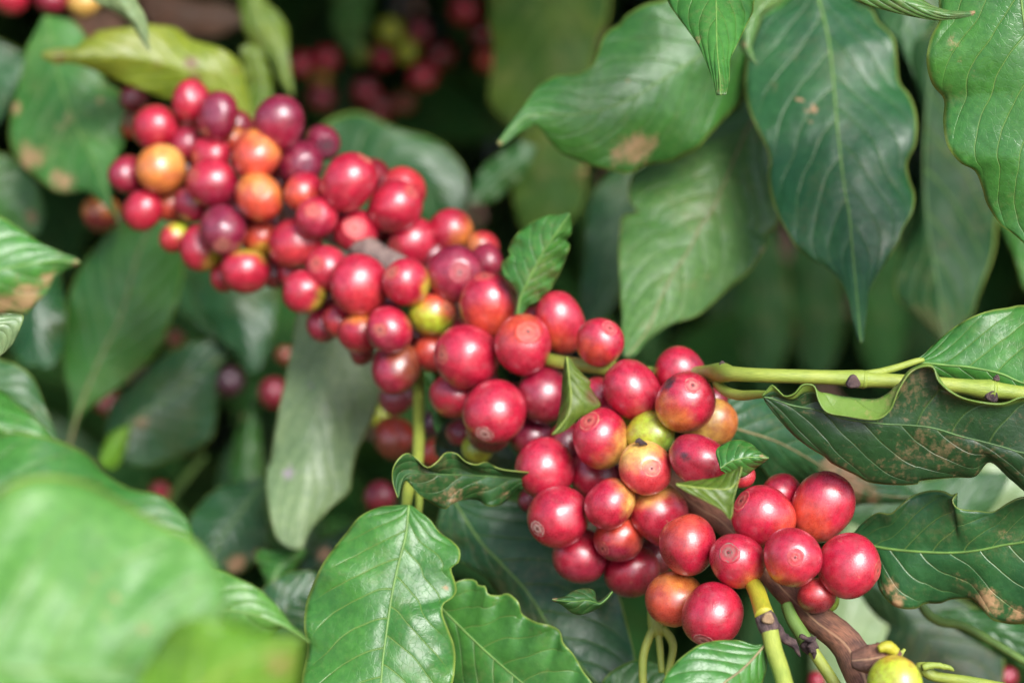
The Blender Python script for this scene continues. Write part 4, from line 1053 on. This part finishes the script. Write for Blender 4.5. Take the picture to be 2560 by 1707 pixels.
# the leaves on the upper far side
GT = 'blurred leaves around the far end of the branch'
leaf('yellow-green blemished leaf lying above the far cluster, with a blunt yellow tip',
     ['640,330 625,250 612,190 600,160 574,134 536,116 478,99 440,71 400,65 367,63 325,69 249,78 214,97 191,119 153,121 105,130', '630,335 600,270 560,225 500,190 430,165 330,143 250,140 190,138 105,137', '600,340 560,310 500,280 421,251 383,237 325,214 268,191 214,168 172,157 142,161 105,145'],
     .80, .775, 'yellow', edge=(6, 4), ruf=(1.5, 3), quilt=.5, group=GT, rib=(.4, .3), spots=.85, trans=.2, gloss=.36, veins=9, vein_amt=.15)
leaf('olive leaf piece bent down behind the purple egg-shaped cherry',
     ['600,120 608,180 612,230 604,275 628,312', '620,110 650,170 655,240 630,314', '650,120 676,190 680,249 660,285 632,314'],
     .83, .82, 'olive', edge=(3, 3), group=GT, rib=None)
leaf('narrow olive-lime leaf hanging down from the top edge above the purple cherry',
     ['560,-160 585,-70 597,0 605,57 620,100 651,130 681,157 689,191 708,218 730,238', '600,-160 622,-70 635,0 660,60 690,120 712,190 731,238', '640,-160 656,-70 664,0 700,38 719,77 721,134 729,191 733,238'],
     .88, .86, 'olive', edge=(4, 4), group=GT, rib=(.5, .3), gloss=.36)
leaf('pale blue-green leaf tip pointing down over the yellow leaf',
     ['130,-160 170,-60 230,0 287,31 325,57 344,84 358,106 372,127', '230,-160 260,-60 295,0 330,45 352,84 373,128', '350,-160 345,-60 341,0 360,34 369,69 374,127'],
     .70, .72, 'pale', edge=(3, 3), group=GT, rib=None, gloss=.32)
leaf('broad dark green leaf with tan scorched patches, hanging beside the far cluster',
     ['110,40 88,80 65,126 57,172 38,230 27,287 23,344 38,398 77,432 126,471 153,484 210,478 230,486 260,513 287,543 307,572', '117,40 130,115 145,184 168,260 199,333 237,409 268,486 306,572', '124,40 184,57 215,95 235,150 268,207 302,232 316,291 304,325 310,364 287,402 276,459 283,509 295,536 308,572'],
     .83, .80, 'mid', edge=(5, 5), ruf=(1.6, 4), quilt=.6, group=GT, rib=(.6, .35), rib_col='green', dust=.1, gloss=.42, stains=[(155, 450, 34, 1.2), (75, 395, 42, 1.0), (42, 275, 18, 1.1), (165, 290, 28, .7), (252, 250, 10, 1), (150, 315, 14, .9)])
leaf('dim grey-green leaf with a tan lower corner, at the side edge under the scorched one',
     ['-140,400 -40,380 30,395 75,440 96,471 111,536 100,580', '-140,500 -40,500 40,530 98,582', '-140,600 -60,610 20,600 96,585'],
     .86, .86, 'mid', edge=(3, 3), group=GT, rib=None, stains=[(80, 545, 24, 1.1)])
leaf('shadowy blue-green leaf at the side edge under the top corner cherries',
     ['-160,60 -60,80 20,110 70,150 40,230 0,300', '-160,180 -60,190 10,230 -2,304', '-160,300 -80,340 -40,330 -4,306'],
     .88, .88, 'blue', edge=(3, 3), group=GT, rib=None, stains=[(40, 120, 30, .5)])
leaf('very wide olive leaf, strongly blurred, hanging at the top behind the yellow drip tip',
     ['1250,-200 1232,-90 1226,0 1222,60 1232,115 1230,172 1222,237 1236,276 1290,330 1360,372', '1370,-200 1374,-60 1376,60 1376,180 1372,280 1362,374', '1500,-200 1530,-80 1524,0 1516,57 1492,115 1484,180 1460,260 1420,330 1364,376'],
     .97, .96, 'shade', edge=(4, 4), group=GT, rib=None, gloss=.6, spec=.12)
leaf('yellowing olive leaf, strongly blurred, below the yellow drip tip',
     ['1330,330 1290,370 1281,430 1284,497 1297,555 1340,620', '1375,330 1376,430 1370,530 1344,624', '1430,340 1462,400 1464,470 1446,530 1400,580 1348,626'],
     .93, .92, 'shade', edge=(3, 3), group=GT, rib=None, gloss=.6, spec=.12, stains=[(1455, 430, 18, .7), (1310, 320, 14, .8)])
leaf('dark rounded leaf, blurred, behind the red cherries facing the dark gap',
     ['820,640 780,520 770,400 800,320 850,288 906,283 990,322 1075,346 1130,384 1165,440 1168,500 1150,590', '900,660 930,560 960,480 1010,430 1080,440 1149,592', '960,690 1040,690 1100,670 1148,594'],
     .90, .89, 'dark', edge=(5, 5), group=GT, rib=None, gloss=.34)
leaf('dim blurred green leaf with its tip beside the dark gap',
     ['1290,360 1250,385 1213,413 1185,459 1173,510', '1300,400 1260,430 1215,470 1174,511', '1300,450 1275,470 1232,505 1175,512'],
     .87, .86, 'dark', edge=(3, 3), group=GT, rib=None, gloss=.34)
leaf('blurred yellowish green leaf scrap beside the dark gap at the top',
     ['840,-60 830,20 838,80 860,120 890,140', '880,-60 880,20 885,80 892,142', '930,-60 930,10 915,80 894,142'],
     1.08, 1.1, 'dark', group=GT, rib=None)

# the leaves below the far cluster
GB2 = 'blurred shaded leaves below the far cluster'
leaf('long pale grey-green leaf with a straight edge and a violet smudge, hanging behind the cherries',
     ['790,640 760,720 742,780 727,875 708,971 689,1067 677,1150 666,1175 670,1260 689,1337 708,1360 737,1373', '850,640 830,760 820,880 800,1000 775,1120 755,1250 740,1374', '960,680 970,800 965,900 955,985 922,1070 892,1130 877,1199 876,1222 861,1241 823,1272 784,1314 765,1344 758,1369 744,1375'],
     .765, .735, 'pale', edge=(4, 6), ruf=(1.2, 3), quilt=.6, group=GB2, rib=None, gloss=.36, vein_amt=.2, stain_col=(.40, .29, .40), stains=[(719, 1180, 24, .9), (775, 960, 14, .5), (800, 1030, 60, .22)])
leaf('broad green leaf with a brown midrib, narrowing to a stalk at its foot',
     ['170,1120 178,1040 176,990 161,933 157,856 165,780 184,703 222,640 300,560 380,530', '172,1120 190,1050 218,971 260,875 306,780 344,640 390,530', '174,1120 190,1075 214,1028 268,990 325,944 383,894 413,837 440,760 459,676 450,590 400,532'],
     .84, .84, 'mid', edge=(5, 5), ruf=(1.4, 3), quilt=.6, group=GB2, rib=(.7, .3), rib_col='tan', gloss=.36)
leaf('dark curved leaf with a pale sheen patch, below the leaf with the brown midrib',
     ['265,1140 268,1060 280,1005 325,967 364,933 402,894 459,864 517,852 574,879', '290,1130 330,1060 380,1020 430,990 490,940 575,881', '310,1150 360,1165 420,1150 490,1124 532,1086 542,1009 540,952 576,884'],
     .87, .88, 'blue', edge=(4, 5), ruf=(1.2, 3), group=GB2, rib=(.6, .3), gloss=.34, stains=[(352, 1055, 22, 1.0), (540, 900, 18, .6)])
leaf('small bright yellow-green leaf end in the shade, below the dark curved leaf',
     ['262,1108 275,1085 300,1070 325,1062', '270,1130 290,1100 326,1063', '295,1165 312,1130 328,1064'],
     .84, .85, 'lime', group=GB2, rib=None)
leaf('dark leaf with a pale drooping tip, under the lowest far cherries',
     ['470,700 500,780 550,850 580,875 600,900 618,928 628,932', '560,680 590,760 615,850 629,932', '690,700 692,760 681,837 660,900 645,925 630,932'],
     .88, .87, 'blue', edge=(4, 4), group=GB2, rib=None, gloss=.34)
leaf('dull blue-green leaf with a light midrib and tan corner, behind the pale leaf',
     ['680,1190 640,1198 574,1207 520,1240 478,1290 470,1340 500,1400 528,1420', '676,1195 643,1225 593,1291 550,1350 530,1421', '690,1200 668,1250 668,1310 668,1370 640,1402 600,1430 560,1428 532,1422'],
     .82, .80, 'blue', edge=(3, 4), group=GB2, rib=(.6, .3), gloss=.36, stains=[(590, 1405, 30, 1.05), (640, 1385, 16, .9)])
leaf('small fresh green leaf folded upright beside the large glossy one',
     ['668,1480 660,1440 640,1400 645,1375 680,1380', '672,1480 690,1430 720,1400 760,1372', '680,1480 710,1450 745,1410 770,1372'],
     .74, .75, 'mid', group=GB2, rib=(.4, .2), edge=(4, 4))
leaf('bluish glossy leaf half hidden behind the large glossy one',
     ['640,1560 640,1500 666,1462 719,1432 780,1428 840,1450', '660,1590 700,1530 760,1490 842,1456', '700,1640 760,1600 810,1540 844,1460'],
     .72, .73, 'blue', edge=(3, 3), group=GB2, rib=None, gloss=.3)
leaf('dark leaf edge curving down at the side, above the foreground leaves',
     ['-200,820 -100,850 0,898 38,910 80,942 103,990 126,1050 150,1112', '-200,940 -100,960 0,1000 70,1040 150,1114', '-200,1060 -100,1080 0,1110 80,1120 150,1116'],
     .72, .73, 'dark', edge=(3, 4), group=GB2, rib=None, gloss=.42)
leaf('dark glossy leaf with curved light streaks, at the side below the orange-dusted tip',
     ['20,690 10,780 20,860 60,910 110,920', '70,690 85,770 90,850 112,921', '150,690 165,770 160,860 140,905 114,922'],
     .84, .83, 'blue', edge=(6, 6), ruf=(3, 3), group=GB2, rib=None, gloss=.26)
leaf('light bluish leaf end at the side edge below the orange-dusted tip',
     ['-160,740 -60,760 20,780 58,788 50,820 30,860 0,890', '-160,820 -60,820 0,830 -2,892', '-160,900 -80,910 -40,905 -4,893'],
     .62, .63, 'pale', edge=(3, 3), group=GB2, rib=None, gloss=.32)
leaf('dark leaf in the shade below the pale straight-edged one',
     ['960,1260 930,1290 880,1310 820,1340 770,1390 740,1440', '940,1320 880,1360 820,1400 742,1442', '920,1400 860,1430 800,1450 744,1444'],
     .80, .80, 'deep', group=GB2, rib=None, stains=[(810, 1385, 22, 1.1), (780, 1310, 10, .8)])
leaf('narrow green leaf upright in the dark, beside the straight-edged pale one',
     ['590,1240 575,1180 585,1100 610,1020 640,960', '610,1240 612,1150 622,1060 641,961', '640,1240 650,1160 650,1080 643,962'],
     .90, .91, 'mid', group=GB2, rib=None, stains=[(608, 1040, 14, .9)])
leaf('dim green leaf behind the narrow upright one',
     ['560,1300 540,1220 560,1140 600,1080', '600,1300 600,1220 606,1140 602,1082', '680,1280 670,1200 650,1130 604,1083'],
     .95, .95, 'dark', group=GB2, rib=None)
leaf('dark broad leaf, shaded by the lowest far cherries',
     ['440,640 430,720 450,780 500,820 540,850', '540,640 540,720 540,790 542,851', '660,650 660,720 620,790 544,852'],
     .95, .94, 'dark', edge=(3, 3), group=GB2, rib=None, stains=[(540, 815, 14, .8)])
# the shaded leaves seen through the gap under the drooping leaf
GG = 'blurred leaves in the dark gap under the drooping leaf'
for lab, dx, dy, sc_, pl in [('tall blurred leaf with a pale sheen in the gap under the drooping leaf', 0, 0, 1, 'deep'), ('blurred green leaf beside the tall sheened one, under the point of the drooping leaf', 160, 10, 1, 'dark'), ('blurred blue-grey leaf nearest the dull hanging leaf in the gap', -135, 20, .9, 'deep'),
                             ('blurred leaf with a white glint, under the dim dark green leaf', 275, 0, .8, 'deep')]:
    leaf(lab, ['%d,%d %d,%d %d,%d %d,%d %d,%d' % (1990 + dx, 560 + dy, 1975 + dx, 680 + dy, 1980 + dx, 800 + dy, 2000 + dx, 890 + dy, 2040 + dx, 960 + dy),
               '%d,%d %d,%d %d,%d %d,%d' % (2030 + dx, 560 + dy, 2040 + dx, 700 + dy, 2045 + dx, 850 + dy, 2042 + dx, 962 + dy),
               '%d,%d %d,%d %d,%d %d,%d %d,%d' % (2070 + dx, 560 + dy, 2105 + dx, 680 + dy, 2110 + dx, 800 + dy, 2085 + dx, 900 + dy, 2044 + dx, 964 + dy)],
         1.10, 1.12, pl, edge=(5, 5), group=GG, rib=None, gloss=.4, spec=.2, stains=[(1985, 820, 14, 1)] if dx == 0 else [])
leaf('blurred brown dry leaf under the yellow cherry at the top edge',
     ['150,60 200,40 250,20 300,40 330,90', '150,80 220,80 280,75 331,92', '150,110 210,130 280,120 332,94'], 1.0, 1.02, 'dry', rib=None, gloss=.6)
leaf('blurred grey-brown dry leaf at the top edge, beside the narrow olive leaf',
     ['400,-60 430,-20 500,0 570,10 620,50', '400,0 450,20 520,40 621,52', '400,80 450,90 540,90 622,54'], 1.05, 1.06, 'dry', rib=None, gloss=.5)
# ---------------------------------------------------------------- ground and the mass of the bush
k = NT('red_soil')
tc = k.n('TexCoord').outputs['Object']
c = k.mix(k.ramp(k.noise(tc, 3.0, 6, .65), .35, .7), (0.20, 0.085, 0.045), (0.11, 0.05, 0.03))
c = k.mix(k.ramp(k.noise(tc, 28.0, 5, .7), .52, .7), c, (0.16, 0.10, 0.06))
bump = k.n('Bump', None, Strength=0.7, Distance=0.03, Height=k.noise(tc, 22.0, 6, .7))
soil = k.out(k.n('BsdfPrincipled', None, Base_Color=c, Roughness=0.95, Normal=bump.outputs[0]))
g = 120.0
o = mesh_obj('ground', [(-g, -g, 0), (g, -g, 0), (g, g, 0), (-g, g, 0)], [(0, 1, 2, 3)], soil, smooth=False)
tag(o, 'red-brown soil under the coffee bush', 'ground', kind='structure')

BUSH_M = [leaf_material('bush_leaf', *PAL['dark'], veins=9.0, gloss=.40, dust=.08, trans=.03, spec=.3), leaf_material('bush_leaf_deep', *PAL['deep'], veins=9.0, gloss=.45, dust=.05, trans=.03, spec=.25)]


def leaf_patch(n, mats, name, label, sampler):
    V, F, UVs, MI = [], [], [], []
    prof = [(0, .02), (.08, .35), (.2, .75), (.36, 1.0), (.55, .95), (.72, .66), (.86, .28), (.94, .09), (1.0, .01)]
    for q in range(n):
        p = sampler()
        if p is None:
            continue
        ln = random.uniform(.085, .14)
        wd = ln * random.uniform(.17, .22)
        az = random.uniform(0, 6.28)
        dn = random.uniform(-1.25, .1)
        d = Vector((math.cos(az) * math.cos(dn), math.sin(az) * math.cos(dn), math.sin(dn)))
        sd = d.cross(Vector((0, 0, 1)))
        sd.normalize()
        roll = random.uniform(-.7, .7)
        nm = sd.cross(d)
        sd, nm = sd * math.cos(roll) + nm * math.sin(roll), nm * math.cos(roll) - sd * math.sin(roll)
        k0 = len(V)
        droop, fold, ph = random.uniform(.05, .3), random.uniform(.05, .35), random.uniform(0, 6)
        mi = random.choice((0, 0, 1))
        for (s_, w_) in prof:
            c = p + d * (ln * s_) + Vector((0, 0, -1)) * (droop * ln * s_ * s_)
            for t_ in (-1, -.5, 0, .5, 1):
                rip = .06 * math.sin(s_ * 15 + ph + (2 if t_ > 0 else 0)) * t_ * t_
                V.append(c + sd * (wd * w_ * t_) + nm * (wd * w_ * (abs(t_) * fold + rip)))
                UVs.append(((t_ + 1) / 2, s_))
        for i in range(len(prof) - 1):
            for j in range(4):
                a = k0 + i * 5 + j
                F.append((a, a + 1, a + 6, a + 5))
                MI.append(mi)
    o = mesh_obj(name, V, F, mats[0], uvs=UVs, attr={'stain': [0.0] * len(V), 'under': [0.0] * len(V)})
    for m_ in mats[1:]:
        o.data.materials.append(m_)
    o.data.polygons.foreach_set('material_index', MI)
    tag(o, label, 'foliage', kind='stuff')
    return o


def bush_point():
    """anywhere in the body of the bush except the space the camera looks through"""
    for _ in range(60):
        d = random.uniform(.72, 2.1)
        q = random.random()
        if q < .42:                                   # upper part and flanks, added densely out of view to shade the gaps
            d = random.uniform(.76, 1.35)
            x, z = random.uniform(-.75, .75), random.uniform(1.1, 2.0)
        elif q < .62:
            d = random.uniform(1.2, 2.2)
            x, z = random.uniform(-.34, .34) * d, 1 + random.uniform(-.28, .3) * d
        else:
            x, z = random.uniform(-1.0, 1.0), random.uniform(.1, 2.1)
        p = EYE + RT * x + FW * d + UP * (z - 1.0)
        if p.z < .05:
            continue
        rel = p - EYE
        dep = rel.dot(FW)
        hx, hy = .225 * dep + .15, .15 * dep + .15
        lim = 1.0 if (rel.dot(UP) < 0.01 * dep and rel.dot(RT) < -0.05 * dep) else 1.34
        if dep < lim and abs(rel.dot(RT)) < hx and abs(rel.dot(UP)) < hy:
            continue
        return p
    return None


leaf_patch(11500, BUSH_M, 'bush_foliage', 'dark blurred mass of leaves of the coffee bush behind everything, with unseen leaves added overhead for shade', bush_point)
